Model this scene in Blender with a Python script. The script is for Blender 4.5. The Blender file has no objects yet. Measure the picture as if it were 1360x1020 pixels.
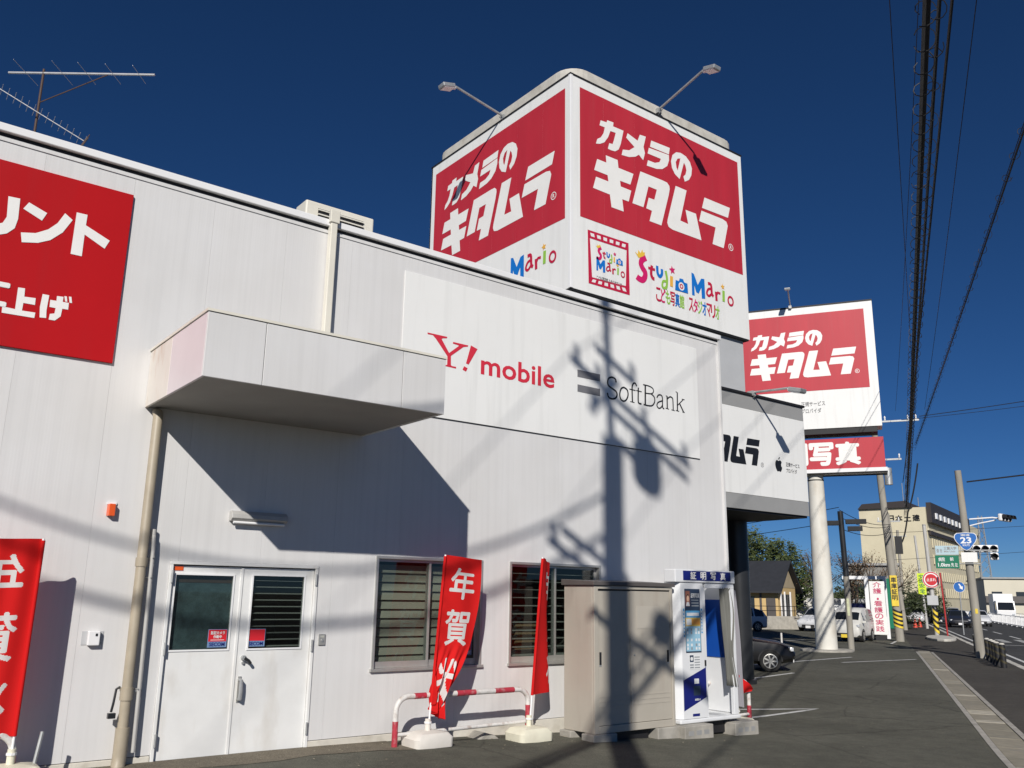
import bpy, bmesh, math, random
from mathutils import Vector, Matrix
from mathutils.geometry import tessellate_polygon
random.seed(7)
scn = bpy.context.scene
COL = scn.collection
R = math.radians

# ------------------------------------------------------------------ camera
CAM = Vector((0.0, -9.721, 1.7))
_yaw, _pit, _rol = R(52.6327), R(13.6674), R(0.8987)
_f = Vector((math.cos(_yaw)*math.cos(_pit), math.sin(_yaw)*math.cos(_pit), math.sin(_pit)))
_r = _f.cross(Vector((0, 0, 1))).normalized(); _u = _r.cross(_f)
_r2 = _r*math.cos(_rol) + _u*math.sin(_rol); _u2 = _u*math.cos(_rol) - _r*math.sin(_rol)
cam = bpy.data.cameras.new('camera'); camo = bpy.data.objects.new('camera', cam); COL.objects.link(camo)
m = Matrix((( _r2.x, _u2.x, -_f.x, CAM.x), (_r2.y, _u2.y, -_f.y, CAM.y), (_r2.z, _u2.z, -_f.z, CAM.z), (0, 0, 0, 1)))
camo.matrix_world = m
cam.sensor_fit = 'HORIZONTAL'; cam.sensor_width = 36.0; cam.lens = 30.525
cam.clip_start = 0.05; cam.clip_end = 3000
scn.camera = camo

# ------------------------------------------------------------------ sky and sun
SUN = Vector((0.572, 0.646, -0.505)).normalized()          # direction the light travels
w = bpy.data.worlds.new('World'); scn.world = w; w.use_nodes = True
nt = w.node_tree; nt.nodes.clear()
sky = nt.nodes.new('ShaderNodeTexSky'); sky.sky_type = 'NISHITA'; sky.sun_disc = False
sky.sun_elevation = math.asin(-SUN.z); sky.sun_rotation = math.atan2(-SUN.x, -SUN.y)
sky.altitude = 0; sky.air_density = 0.6; sky.dust_density = 0.0; sky.ozone_density = 10.0
bg = nt.nodes.new('ShaderNodeBackground'); bg.inputs[1].default_value = 0.05
out = nt.nodes.new('ShaderNodeOutputWorld')
hs = nt.nodes.new('ShaderNodeHueSaturation'); hs.inputs['Saturation'].default_value = 1.06
nt.links.new(sky.outputs[0], hs.inputs['Color']); nt.links.new(hs.outputs[0], bg.inputs[0]); nt.links.new(bg.outputs[0], out.inputs[0])
sl = bpy.data.lights.new('sun', 'SUN'); sl.energy = 4.6; sl.angle = R(0.53); sl.color = (1.0, 0.955, 0.89)
so = bpy.data.objects.new('sun', sl); COL.objects.link(so)
so.rotation_euler = SUN.to_track_quat('-Z', 'Y').to_euler(); so.location = (-20, -30, 40)
scn.view_settings.view_transform = 'Standard'; scn.view_settings.look = 'None'
scn.view_settings.exposure = 0.0; scn.view_settings.gamma = 1.0
try: scn.view_settings.use_curve_mapping = False
except Exception: pass

# ------------------------------------------------------------------ materials
def _nodes(name):
    mt = bpy.data.materials.new(name); mt.use_nodes = True
    return mt, mt.node_tree, mt.node_tree.nodes['Principled BSDF']
def mat(name, col, rough=.6, var=.0, scale=4.0, bump=0.0, bscale=60.0, metal=0.0, spec=.5, stretch=(1, 1, 1), dirt=None, coat=0.0, detail=5.0):
    mt, t, b = _nodes(name)
    b.inputs['Roughness'].default_value = rough; b.inputs['Metallic'].default_value = metal
    b.inputs['Specular IOR Level'].default_value = spec
    if coat: b.inputs['Coat Weight'].default_value = coat
    c4 = (*col, 1)
    b.inputs['Base Color'].default_value = c4
    if var or bump or dirt:
        tc = t.nodes.new('ShaderNodeTexCoord'); mp = t.nodes.new('ShaderNodeMapping'); mp.inputs['Scale'].default_value = stretch
        geo = t.nodes.new('ShaderNodeNewGeometry')
        t.links.new(geo.outputs['Position'], mp.inputs[0])
    if var:
        n = t.nodes.new('ShaderNodeTexNoise'); n.inputs['Scale'].default_value = scale; n.inputs['Detail'].default_value = detail; n.inputs['Roughness'].default_value = .6
        t.links.new(mp.outputs[0], n.inputs['Vector'])
        rp = t.nodes.new('ShaderNodeValToRGB'); rp.color_ramp.elements[0].position = .3; rp.color_ramp.elements[1].position = .7
        rp.color_ramp.elements[0].color = (*[max(0, x*(1-var)) for x in col], 1); rp.color_ramp.elements[1].color = (*[min(1, x*(1+var)) for x in col], 1)
        t.links.new(n.outputs['Fac'], rp.inputs[0]); last = rp.outputs[0]
        if dirt:
            dcol, damt, dscale, dst = dirt
            mp2 = t.nodes.new('ShaderNodeMapping'); mp2.inputs['Scale'].default_value = dst; t.links.new(geo.outputs['Position'], mp2.inputs[0])
            n2 = t.nodes.new('ShaderNodeTexNoise'); n2.inputs['Scale'].default_value = dscale; n2.inputs['Detail'].default_value = 8; t.links.new(mp2.outputs[0], n2.inputs['Vector'])
            r2 = t.nodes.new('ShaderNodeValToRGB'); r2.color_ramp.elements[0].position = .52; r2.color_ramp.elements[1].position = .78
            r2.color_ramp.elements[0].color = (0, 0, 0, 1); r2.color_ramp.elements[1].color = (damt, damt, damt, 1)
            t.links.new(n2.outputs['Fac'], r2.inputs[0])
            mx = t.nodes.new('ShaderNodeMixRGB'); mx.inputs[2].default_value = (*dcol, 1)
            t.links.new(r2.outputs[0], mx.inputs[0]); t.links.new(last, mx.inputs[1]); last = mx.outputs[0]
        t.links.new(last, b.inputs['Base Color'])
    if bump:
        n3 = t.nodes.new('ShaderNodeTexNoise'); n3.inputs['Scale'].default_value = bscale; n3.inputs['Detail'].default_value = 4
        t.links.new(mp.outputs[0], n3.inputs['Vector'])
        bp = t.nodes.new('ShaderNodeBump'); bp.inputs['Strength'].default_value = bump; bp.inputs['Distance'].default_value = .01
        t.links.new(n3.outputs['Fac'], bp.inputs['Height']); t.links.new(bp.outputs[0], b.inputs['Normal'])
    return mt
def glass(name, tint=(.72, .76, .75), ior=1.5):
    mt = bpy.data.materials.new(name); mt.use_nodes = True; t = mt.node_tree; t.nodes.clear()
    o = t.nodes.new('ShaderNodeOutputMaterial'); mx = t.nodes.new('ShaderNodeMixShader')
    lw = t.nodes.new('ShaderNodeLayerWeight'); lw.inputs[0].default_value = .5
    pw = t.nodes.new('ShaderNodeMath'); pw.operation = 'POWER'; pw.inputs[1].default_value = 4.5
    ml = t.nodes.new('ShaderNodeMath'); ml.operation = 'MULTIPLY_ADD'; ml.inputs[1].default_value = .9; ml.inputs[2].default_value = .05
    t.links.new(lw.outputs['Facing'], pw.inputs[0]); t.links.new(pw.outputs[0], ml.inputs[0])
    tr = t.nodes.new('ShaderNodeBsdfTransparent'); tr.inputs[0].default_value = (*tint, 1); gl = t.nodes.new('ShaderNodeBsdfGlossy'); gl.inputs['Roughness'].default_value = .02
    t.links.new(ml.outputs[0], mx.inputs[0]); t.links.new(tr.outputs[0], mx.inputs[1]); t.links.new(gl.outputs[0], mx.inputs[2]); t.links.new(mx.outputs[0], o.inputs[0])
    return mt
def cloth(name, col):
    mt, t, b = _nodes(name)
    b.inputs['Base Color'].default_value = (*col, 1); b.inputs['Roughness'].default_value = .85; b.inputs['Specular IOR Level'].default_value = .15
    tl = t.nodes.new('ShaderNodeBsdfTranslucent'); tl.inputs[0].default_value = (*col, 1)
    mx = t.nodes.new('ShaderNodeMixShader'); mx.inputs[0].default_value = .22
    o = [n for n in t.nodes if n.type == 'OUTPUT_MATERIAL'][0]
    t.links.new(b.outputs[0], mx.inputs[1]); t.links.new(tl.outputs[0], mx.inputs[2]); t.links.new(mx.outputs[0], o.inputs[0])
    return mt
M = {}
def siding(name, col, rib=.10, dirtamt=.16):
    # coated steel siding: fine vertical ribs, rain streaks running down
    mt, t, b = _nodes(name)
    b.inputs['Roughness'].default_value = .42
    geo = t.nodes.new('ShaderNodeNewGeometry')
    def noise(sc, stretch, detail=6):
        mp = t.nodes.new('ShaderNodeMapping'); mp.inputs['Scale'].default_value = stretch; t.links.new(geo.outputs['Position'], mp.inputs[0])
        n = t.nodes.new('ShaderNodeTexNoise'); n.inputs['Scale'].default_value = sc; n.inputs['Detail'].default_value = detail; t.links.new(mp.outputs[0], n.inputs['Vector']); return n
    n1 = noise(1.0, (14, 14, .35)); n2 = noise(.9, (1, 1, 1))
    r1 = t.nodes.new('ShaderNodeValToRGB'); r1.color_ramp.elements[0].position = .45; r1.color_ramp.elements[1].position = .8
    r1.color_ramp.elements[0].color = (*col, 1); r1.color_ramp.elements[1].color = (*[c*(1-dirtamt*.45) for c in col], 1)
    t.links.new(n1.outputs['Fac'], r1.inputs[0])
    mx = t.nodes.new('ShaderNodeMixRGB'); mx.blend_type = 'MULTIPLY'; mx.inputs[0].default_value = 1
    r2 = t.nodes.new('ShaderNodeValToRGB'); r2.color_ramp.elements[0].position = .35; r2.color_ramp.elements[1].position = .65
    r2.color_ramp.elements[0].color = (.94, .935, .925, 1); r2.color_ramp.elements[1].color = (1, 1, 1, 1)
    t.links.new(n2.outputs['Fac'], r2.inputs[0]); t.links.new(r1.outputs[0], mx.inputs[1]); t.links.new(r2.outputs[0], mx.inputs[2])
    oi = t.nodes.new('ShaderNodeObjectInfo'); rr = t.nodes.new('ShaderNodeMapRange'); rr.inputs[3].default_value = .965; rr.inputs[4].default_value = 1.0; t.links.new(oi.outputs['Random'], rr.inputs[0])
    mr = t.nodes.new('ShaderNodeMixRGB'); mr.blend_type = 'MULTIPLY'; mr.inputs[0].default_value = 1; t.links.new(mx.outputs[0], mr.inputs[1]); t.links.new(rr.outputs[0], mr.inputs[2])
    t.links.new(mr.outputs[0], b.inputs['Base Color'])
    wv = t.nodes.new('ShaderNodeTexWave'); wv.bands_direction = 'X'; wv.inputs['Scale'].default_value = 10.5; wv.wave_profile = 'SIN'
    t.links.new(geo.outputs['Position'], wv.inputs[0])
    bp = t.nodes.new('ShaderNodeBump'); bp.inputs['Strength'].default_value = rib; bp.inputs['Distance'].default_value = .002
    n3 = noise(2.2, (1.2, 1.2, .6), 2)
    bp2 = t.nodes.new('ShaderNodeBump'); bp2.inputs['Strength'].default_value = .12; bp2.inputs['Distance'].default_value = .02
    t.links.new(n3.outputs['Fac'], bp2.inputs['Height'])
    t.links.new(wv.outputs['Fac'], bp.inputs['Height']); t.links.new(bp2.outputs[0], bp.inputs['Normal']); t.links.new(bp.outputs[0], b.inputs['Normal'])
    return mt
M['siding'] = siding('white_siding', (.70, .695, .69))
M['board'] = mat('white_sign_board', (.80, .80, .78), .35, .02, 1.2, 0, dirt=((.62, .62, .6), .5, 1.0, (6, 6, .4)))
M['white'] = mat('white_paint', (.76, .76, .745), .4, .04, 3, dirt=((.5, .45, .38), .45, 1.5, (3, 3, 1)))
M['white_clean'] = mat('white_plastic', (.8, .8, .8), .35, .02, 3)
M['cream'] = mat('cream_enamel', (.72, .69, .60), .4, .05, 3)
M['red'] = mat('red_sign_film', (.47, .024, .040), .5, .08, .8, 0, stretch=(2, 2, .3), dirt=((.42, .05, .06), .35, 1.2, (8, 8, .3)))
M['redL'] = mat('red_sign_vinyl', (.44, .006, .010), .6, .05, .8, spec=.15, dirt=((.38, .012, .016), .6, 1.1, (3, 3, .4)))
M['letter'] = mat('white_letter_film', (.82, .81, .78), .45, .03, 2)
M['letter_red'] = mat('pinkish_red_letter', (.62, .03, .055), .45)
M['letter_black'] = mat('black_letter', (.012, .012, .013), .4)
M['letter_grey'] = mat('grey_letter', (.17, .17, .18), .4)
M['magenta'] = mat('magenta_print', (.60, .012, .13), .5); M['crimson'] = mat('crimson_print', (.50, .012, .05), .5)
M['blue'] = mat('blue_print', (.006, .16, .55), .5); M['green'] = mat('green_print', (.28, .52, .07), .5)
M['orange'] = mat('orange_print', (.78, .42, .06), .5); M['yellow'] = mat('yellow_print', (.78, .50, .06), .5)
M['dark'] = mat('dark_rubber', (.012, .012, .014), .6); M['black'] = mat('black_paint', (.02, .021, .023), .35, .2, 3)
M['grey'] = mat('grey_band_paint', (.30, .30, .295), .45, .05, 2); M['grey_light'] = mat('light_grey_panel', (.46, .47, .48), .5, .05, 2)
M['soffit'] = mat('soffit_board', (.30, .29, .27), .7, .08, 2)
M['roof'] = mat('roof_sheet', (.33, .33, .32), .6, .1, 2)
M['alu'] = mat('aluminium', (.52, .51, .48), .38, .08, 6, metal=.6); M['steel'] = mat('galvanised_steel', (.42, .43, .43), .45, .15, 8, metal=.5)
M['pipe'] = mat('aged_beige_pipe', (.37, .32, .24), .5, .10, 4, dirt=((.25, .2, .14), .6, 2, (4, 4, 1)))
M['conduit'] = mat('grey_conduit', (.45, .44, .42), .5, .08, 5)
M['concrete'] = mat('concrete', (.36, .34, .30), .85, .18, 5, .4, 40, dirt=((.16, .15, .13), .6, 3, (1, 1, 1)))
M['concrete_pale'] = mat('pale_concrete', (.52, .50, .45), .85, .12, 5, .3, 40, dirt=((.3, .27, .22), .6, 3, (1, 1, 1)))
M['plinth'] = mat('painted_plinth', (.60, .57, .50), .8, .12, 4, .3, 40, dirt=((.3, .27, .2), .8, 2.5, (1, 1, 1)))
M['pole'] = mat('utility_pole_concrete', (.30, .28, .24), .85, .15, 3, .3, 30, stretch=(1, 1, .3))
M['glass'] = glass('window_glass'); M['glass_dark'] = glass('car_glass', (.12, .13, .14))
M['blind'] = mat('blind_slat', (.50, .46, .37), .7, .08, 3); M['blind_dark'] = mat('blind_slat_grey', (.40, .40, .36), .7, .1, 3)
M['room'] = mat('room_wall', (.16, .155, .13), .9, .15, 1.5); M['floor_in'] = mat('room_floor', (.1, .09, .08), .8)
M['box'] = mat('cardboard', (.30, .19, .10), .9)
M['cab'] = mat('beige_cabinet_steel', (.43, .395, .335), .45, .04, 2, dirt=((.33, .27, .22), .35, 1.5, (5, 5, .6)))
M['cab_dark'] = mat('cabinet_roof_brown', (.10, .09, .085), .5, .1, 3)
M['navy'] = mat('navy_panel', (.010, .016, .16), .35); M['royal'] = mat('royal_blue_panel', (.008, .07, .36), .4); M['teal_dark'] = mat('dark_backdrop', (.06, .085, .09), .7)
M['curtain'] = mat('grey_curtain', (.15, .15, .135), .9, .05, 5); M['curtain_light'] = cloth('pale_banner_cloth', (.34, .33, .36))
M['flag'] = cloth('red_flag_cloth', (.70, .016, .016)); M['flagtext'] = cloth('white_flag_print', (.74, .72, .70))
M['tubew'] = mat('white_tube_paint', (.66, .64, .61), .5, .08, 12, dirt=((.3, .2, .15), .7, 14, (1, 1, 1))); M['tuber'] = mat('faded_red_tube_paint', (.42, .035, .055), .5, .12, 12, dirt=((.55, .5, .48), .5, 16, (1, 1, 1)))
M['poly'] = mat('polyethylene_base', (.72, .69, .55), .5, .05, 5, dirt=((.4, .36, .28), .4, 5, (1, 1, 1))); M['poly_w'] = mat('polyethylene_base_pale', (.70, .66, .60), .5, .05, 5, dirt=((.4, .36, .28), .4, 5, (1, 1, 1)))
M['orange_lens'] = mat('orange_lens', (.75, .10, .01), .25, coat=.5)
M['sticker_red'] = mat('sticker_red', (.62, .02, .03), .4); M['sticker_blue'] = mat('sticker_blue', (.16, .25, .42), .4)
M['cable'] = mat('black_cable', (.008, .008, .009), .6); M['tyre'] = mat('tyre_rubber', (.015, .015, .015), .85)
M['antenna'] = mat('dull_aluminium', (.6, .6, .6), .4, .1, 10, metal=.4); M['rust'] = mat('rusty_mast', (.07, .04, .03), .7, .2, 20)

def asphalt(name, col, patch, sc=1.0):
    mt, t, b = _nodes(name); b.inputs['Roughness'].default_value = .92; b.inputs['Specular IOR Level'].default_value = .25
    geo = t.nodes.new('ShaderNodeNewGeometry')
    def noise(s, d, rough=.6):
        n = t.nodes.new('ShaderNodeTexNoise'); n.inputs['Scale'].default_value = s; n.inputs['Detail'].default_value = d; n.inputs['Roughness'].default_value = rough
        t.links.new(geo.outputs['Position'], n.inputs['Vector']); return n
    def ramp(n, p0, c0, p1, c1):
        r = t.nodes.new('ShaderNodeValToRGB'); r.color_ramp.elements[0].position = p0; r.color_ramp.elements[1].position = p1
        r.color_ramp.elements[0].color = (*c0, 1); r.color_ramp.elements[1].color = (*c1, 1); t.links.new(n.outputs[0], r.inputs[0]); return r
    a = ramp(noise(.35*sc, 6, .7), .35, col, .65, patch)
    g1 = ramp(noise(95, 2), .35, (.55, .55, .55), .68, (1.45, 1.45, 1.45)); g2 = ramp(noise(3.5, 8, .75), .35, (.78, .78, .78), .7, (1.15, 1.15, 1.13))
    vor = t.nodes.new('ShaderNodeTexVoronoi'); vor.feature = 'DISTANCE_TO_EDGE'; vor.inputs['Scale'].default_value = .32
    nn = noise(1.4, 6); mxv = t.nodes.new('ShaderNodeMixRGB'); mxv.inputs[0].default_value = .22
    t.links.new(geo.outputs['Position'], mxv.inputs[1]); t.links.new(nn.outputs['Color'], mxv.inputs[2]); t.links.new(mxv.outputs[0], vor.inputs['Vector'])
    cr = ramp(vor, .0015, (.62, .62, .62), .005, (1, 1, 1))
    last = a.outputs[0]
    for x in (g1, g2, cr):
        mx = t.nodes.new('ShaderNodeMixRGB'); mx.blend_type = 'MULTIPLY'; mx.inputs[0].default_value = 1
        t.links.new(last, mx.inputs[1]); t.links.new(x.outputs[0], mx.inputs[2]); last = mx.outputs[0]
    t.links.new(last, b.inputs['Base Color'])
    bp = t.nodes.new('ShaderNodeBump'); bp.inputs['Strength'].default_value = .5; bp.inputs['Distance'].default_value = .006
    t.links.new(noise(110, 3).outputs[0], bp.inputs['Height']); t.links.new(bp.outputs[0], b.inputs['Normal'])
    return mt
M['lot'] = asphalt('lot_asphalt', (.088, .086, .068), (.130, .127, .102))
M['walk'] = asphalt('sidewalk_asphalt', (.062, .056, .048), (.082, .075, .064)); M['road'] = asphalt('road_asphalt', (.055, .055, .055), (.075, .074, .072))
M['soil'] = asphalt('terrain_soil', (.11, .10, .08), (.14, .13, .10), .3)
M['line'] = mat('road_paint_white', (.62, .62, .60), .8, .12, 8, .3, 60, dirt=((.2, .2, .19), .9, 6, (1, 1, 1)))
M['line_y'] = mat('worn_paint', (.40, .40, .38), .8, .2, 8, dirt=((.12, .12, .11), .9, 5, (1, 1, 1)))

# ------------------------------------------------------------------ mesh builder
class MB:
    def __init__(s): s.v = []; s.f = []; s.mi = []; s.mats = []
    def m(s, mt):
        if mt not in s.mats: s.mats.append(mt)
        return s.mats.index(mt)
    def add(s, vs, fs, mt):
        o = len(s.v); s.v += [tuple(v) for v in vs]; i = s.m(mt)
        for f in fs: s.f.append(tuple(o+k for k in f)); s.mi.append(i)
        return s
    def box(s, x0, x1, y0, y1, z0, z1, mt):
        if x0 > x1: x0, x1 = x1, x0
        if y0 > y1: y0, y1 = y1, y0
        return s.add([(x0,y0,z0),(x1,y0,z0),(x1,y1,z0),(x0,y1,z0),(x0,y0,z1),(x1,y0,z1),(x1,y1,z1),(x0,y1,z1)],
                     [(0,3,2,1),(4,5,6,7),(0,1,5,4),(1,2,6,5),(2,3,7,6),(3,0,4,7)], mt)
    def obox(s, c, ax, ay, az, hx, hy, hz, mt):      # oriented box
        c = Vector(c); ax, ay, az = Vector(ax), Vector(ay), Vector(az)
        vs = [c+ax*(hx*a)+ay*(hy*b)+az*(hz*d) for d in (-1, 1) for a, b in ((-1,-1),(1,-1),(1,1),(-1,1))]
        return s.add(vs, [(0,3,2,1),(4,5,6,7),(0,1,5,4),(1,2,6,5),(2,3,7,6),(3,0,4,7)], mt)
    def tube(s, pts, r, mt, n=10, cap=True):
        pts = [Vector(p) for p in pts]; rs = r if isinstance(r, (list, tuple)) else [r]*len(pts)
        vs = []; prev = None
        for i, p in enumerate(pts):
            d = (pts[min(i+1, len(pts)-1)] - pts[max(i-1, 0)]).normalized()
            if prev is None: a = d.orthogonal().normalized()
            else: a = (prev - d*prev.dot(d)).normalized()
            prev = a; b = d.cross(a)
            vs += [p + (a*math.cos(2*math.pi*k/n) + b*math.sin(2*math.pi*k/n))*rs[i] for k in range(n)]
        fs = [(i*n+k, i*n+(k+1) % n, (i+1)*n+(k+1) % n, (i+1)*n+k) for i in range(len(pts)-1) for k in range(n)]
        if cap: fs += [tuple(range(n))[::-1], tuple((len(pts)-1)*n+k for k in range(n))]
        return s.add(vs, fs, mt)
    def poly(s, o, u, v, outer, mt, holes=(), thick=0.0, nrm=None):   # flat polygon on a plane
        o, u, v = Vector(o), Vector(u), Vector(v)
        loops = [list(outer)] + [list(h) for h in holes]
        tri = tessellate_polygon([[Vector((a, b, 0)) for a, b in l] for l in loops])
        flat = [p for l in loops for p in l]; n = u.cross(v) if nrm is None else Vector(nrm)
        top = [o+u*a+v*b+n*thick for a, b in flat]
        fs = []
        for t3 in tri:
            a, b, c = [flat[k] for k in t3]
            ar = (b[0]-a[0])*(c[1]-a[1])-(b[1]-a[1])*(c[0]-a[0])
            fs.append(tuple(t3) if ar > 0 else tuple(reversed(t3)))
        s.add(top, fs, mt)
        if thick:
            bot = [o+u*a+v*b for a, b in flat]; k = 0; vs = top+bot; N = len(flat); fs = []
            for l in loops:
                for i in range(len(l)):
                    a, b = k+i, k+(i+1) % len(l); fs.append((a, b, N+b, N+a))
                k += len(l)
            s.add(vs, fs, mt)
        return s
    def prism(s, outline, axis, a0, a1, mt):         # outline in the plane perpendicular to axis, extruded a0..a1
        def P(p, a): return {'x': (a, p[0], p[1]), 'y': (p[0], a, p[1]), 'z': (p[0], p[1], a)}[axis]
        n = len(outline); vs = [P(p, a0) for p in outline]+[P(p, a1) for p in outline]
        fs = [(i, (i+1) % n, n+(i+1) % n, n+i) for i in range(n)]+[tuple(range(n))[::-1], tuple(range(n, 2*n))]
        return s.add(vs, fs, mt)
    def slope(s):      # the parapet falls slightly towards the far end
        s.v = [(x, y, z-(.0105*max(0, x-3.4) if z > 6.0 else 0)) for x, y, z in s.v]; return s
    def build(s, name, parent=None, smooth=False, bev=0.0, local=False, seg=2, recalc=True):
        me = bpy.data.meshes.new(name)
        off = Vector((0, 0, 0))
        if parent is not None and not local:
            p = parent
            while p: off = off + p.location; p = p.parent
        me.from_pydata([(v[0]-off.x, v[1]-off.y, v[2]-off.z) for v in s.v], [], s.f)
        for mt in s.mats: me.materials.append(mt)
        me.polygons.foreach_set('material_index', s.mi)
        if recalc:
            bm = bmesh.new(); bm.from_mesh(me); bmesh.ops.recalc_face_normals(bm, faces=bm.faces); bm.to_mesh(me); bm.free()
        if smooth:
            me.polygons.foreach_set('use_smooth', [True]*len(me.polygons))
            try: me.set_sharp_from_angle(angle=R(40))
            except Exception: pass
        me.update()
        o = bpy.data.objects.new(name, me); COL.objects.link(o)
        if parent is not None: o.parent = parent
        if bev:
            b = o.modifiers.new('bevel', 'BEVEL'); b.width = bev; b.segments = seg; b.limit_method = 'ANGLE'; b.angle_limit = R(50)
        return o
def tag(o, label, cat, group=None):
    o['label'] = label; o['category'] = cat
    if group: o['group'] = group
    return o
def thing(name, label, cat, loc=(0, 0, 0), rz=0.0, group=None):
    o = bpy.data.objects.new(name, None); COL.objects.link(o); o.location = loc; o.rotation_euler = (0, 0, rz)
    o.empty_display_size = .2
    return tag(o, label, cat, group)
def struct(o): o['kind'] = 'structure'; return o
def copy_of(src, name, parent, loc):
    c = src.copy(); COL.objects.link(c); c.parent = parent; c.location = loc; return c

# ------------------------------------------------------------------ text
_tc = {}
def glyphs(text, weight=0.0, size=1.0, spacing=1.0):
    k = (text, weight, spacing)
    if k not in _tc:
        c = bpy.data.curves.new('t', 'FONT'); c.body = text; c.offset = weight; c.space_character = spacing; c.resolution_u = 3
        o = bpy.data.objects.new('t', c); COL.objects.link(o)
        dg = bpy.context.evaluated_depsgraph_get(); me = bpy.data.meshes.new_from_object(o.evaluated_get(dg))
        vs = [(v.co.x, v.co.y) for v in me.vertices]; fs = [tuple(p.vertices) for p in me.polygons]
        bpy.data.objects.remove(o); bpy.data.curves.remove(c); bpy.data.meshes.remove(me)
        _tc[k] = (vs, fs)
    return _tc[k]
def put_text(mb, text, o, u, v, rect, mt, weight=0.0, keep=False, spacing=1.0):
    """text scaled into rect=(u0,v0,u1,v1) of the plane (o,u,v)"""
    cjk = any(ord(c) > 0x2000 for c in text)
    vs, fs = glyphs(text, 0.0 if cjk else weight, spacing=spacing)
    if not vs: return
    x0 = min(p[0] for p in vs); x1 = max(p[0] for p in vs); y0 = min(p[1] for p in vs); y1 = max(p[1] for p in vs)
    sx = (rect[2]-rect[0])/(x1-x0); sy = (rect[3]-rect[1])/(y1-y0)
    if keep: sx = sy = min(sx, sy)
    o, u, v = Vector(o), Vector(u), Vector(v)
    nrm = u.cross(v); wt = weight*.75*min(sx, sy) if cjk else 0     # heavier strokes from closely shifted copies
    for k, (dx, dy) in enumerate([(0, 0)]+([(1, 0), (-1, 0), (0, 1), (0, -1), (.7, .7), (-.7, .7), (.7, -.7), (-.7, -.7)] if wt else [])):
        mb.add([o+u*(rect[0]+(p[0]-x0)*sx+dx*wt)+v*(rect[1]+(p[1]-y0)*sy+dy*wt)+nrm*(.0004*k) for p in vs], fs, mt)
def stroke(pts, w):
    """outline polygon of a polyline with width w"""
    L, Rr = [], []
    pts = [Vector((p[0], p[1])) for p in pts]
    if len(pts) > 3:      # smooth
        q = []
        for i in range(len(pts)-1):
            p0 = pts[max(i-1, 0)]; p1 = pts[i]; p2 = pts[i+1]; p3 = pts[min(i+2, len(pts)-1)]
            for k in range(4):
                t = k/4; q.append(.5*((2*p1)+(p2-p0)*t+(2*p0-5*p1+4*p2-p3)*t*t+(3*p1-p0-3*p2+p3)*t**3))
        pts = q+[pts[-1]]
    for i, p in enumerate(pts):
        d = (pts[min(i+1, len(pts)-1)]-pts[max(i-1, 0)])
        if d.length < 1e-9: d = Vector((1, 0))
        d.normalize(); n = Vector((-d.y, d.x)); L.append(p+n*w/2); Rr.append(p-n*w/2)
    return L, Rr
def put_stroke(mb, o, u, v, pts, w, mt):
    L, Rr = stroke(pts, w); o, u, v = Vector(o), Vector(u), Vector(v); n = len(L)
    vs = [o+u*p.x+v*p.y for p in L]+[o+u*p.x+v*p.y for p in Rr]
    mb.add(vs, [(n+i, n+i+1, i+1, i) for i in range(n-1)], mt)
def circle(cx, cy, rx, ry=None, n=24, a0=0): ry = rx if ry is None else ry; return [(cx+rx*math.cos(a0+2*math.pi*i/n), cy+ry*math.sin(a0+2*math.pi*i/n)) for i in range(n)]
def star(cx, cy, r, rot=.2): return [(cx+(r if i % 2 == 0 else r*.45)*math.cos(rot+math.pi/2+math.pi*i/5), cy+(r if i % 2 == 0 else r*.45)*math.sin(rot+math.pi/2+math.pi*i/5)) for i in range(10)]

# ------------------------------------------------------------------ site coordinates
DR = Vector((math.cos(.5283), math.sin(.5283), 0)); NR = Vector((DR.y, -DR.x, 0)); UP = Vector((0, 0, 1))
def SQ(s, q, z=0.0): p = DR*s+NR*q; return Vector((p.x, p.y, z))
def gz(x):
    t = min(1, max(0, (x-4)/10)); return -.32*(3*t*t-2*t**3)
def gP(x, y, dz=0.0): return Vector((x, y, gz(x)+dz))
def gSQ(s, q, dz=0.0): p = SQ(s, q); p.z = gz(p.x)+dz; return p
# ------------------------------------------------------------------ ground, road, pavement
def sheet(name, ss, qs, dz, mt):
    mb = MB(); n = len(qs)
    vs = [gSQ(s, q, dz) for s in ss for q in qs]
    fs = [(i*n+k, (i+1)*n+k, (i+1)*n+k+1, i*n+k+1) for i in range(len(ss)-1) for k in range(n-1)]
    mb.add(vs, fs, mt); o = mb.build(name, recalc=False)
    return o
def rng(a, b, st): n = max(1, int(round((b-a)/st))); return [a+(b-a)*i/n for i in range(n+1)]
mb = MB(); xs = [-900, -300, -60, 0, 4]+rng(4.5, 14, .5)+[40, 120, 400, 1500]; ys = [-1200, -300, -60, 0, 60, 300, 1800]
mb.add([(x, y, gz(x)-.25) for x in xs for y in ys], [(i*7+k, (i+1)*7+k, (i+1)*7+k+1, i*7+k+1) for i in range(len(xs)-1) for k in range(6)], M['soil'])
struct(mb.build('terrain', recalc=False))
struct(sheet('parking_lot', rng(-45, 75, .5), [-70, -40, -25, -15, -10]+rng(-8, 9.75, .7), 0, M['lot']))
struct(sheet('pavement', rng(-45, 170, .5), [10.40, 11.2, 12.0, 12.5], 0, M['walk']))
struct(sheet('pavement_infill', rng(36.2, 170, 2), [9.75, 10.40], 0, M['walk']))
struct(sheet('forecourt', rng(75, 170, 5), [-70, 9.75], 0, M['walk']))
struct(sheet('road', rng(-60, 420, 1.0), [12.72, 14, 16, 18, 20, 23, 26, 29, 32], -.12, M['road']))
struct(sheet('far_lot', rng(-60, 420, 3.0), [32, 60, 160], -.10, M['walk']))
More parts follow.
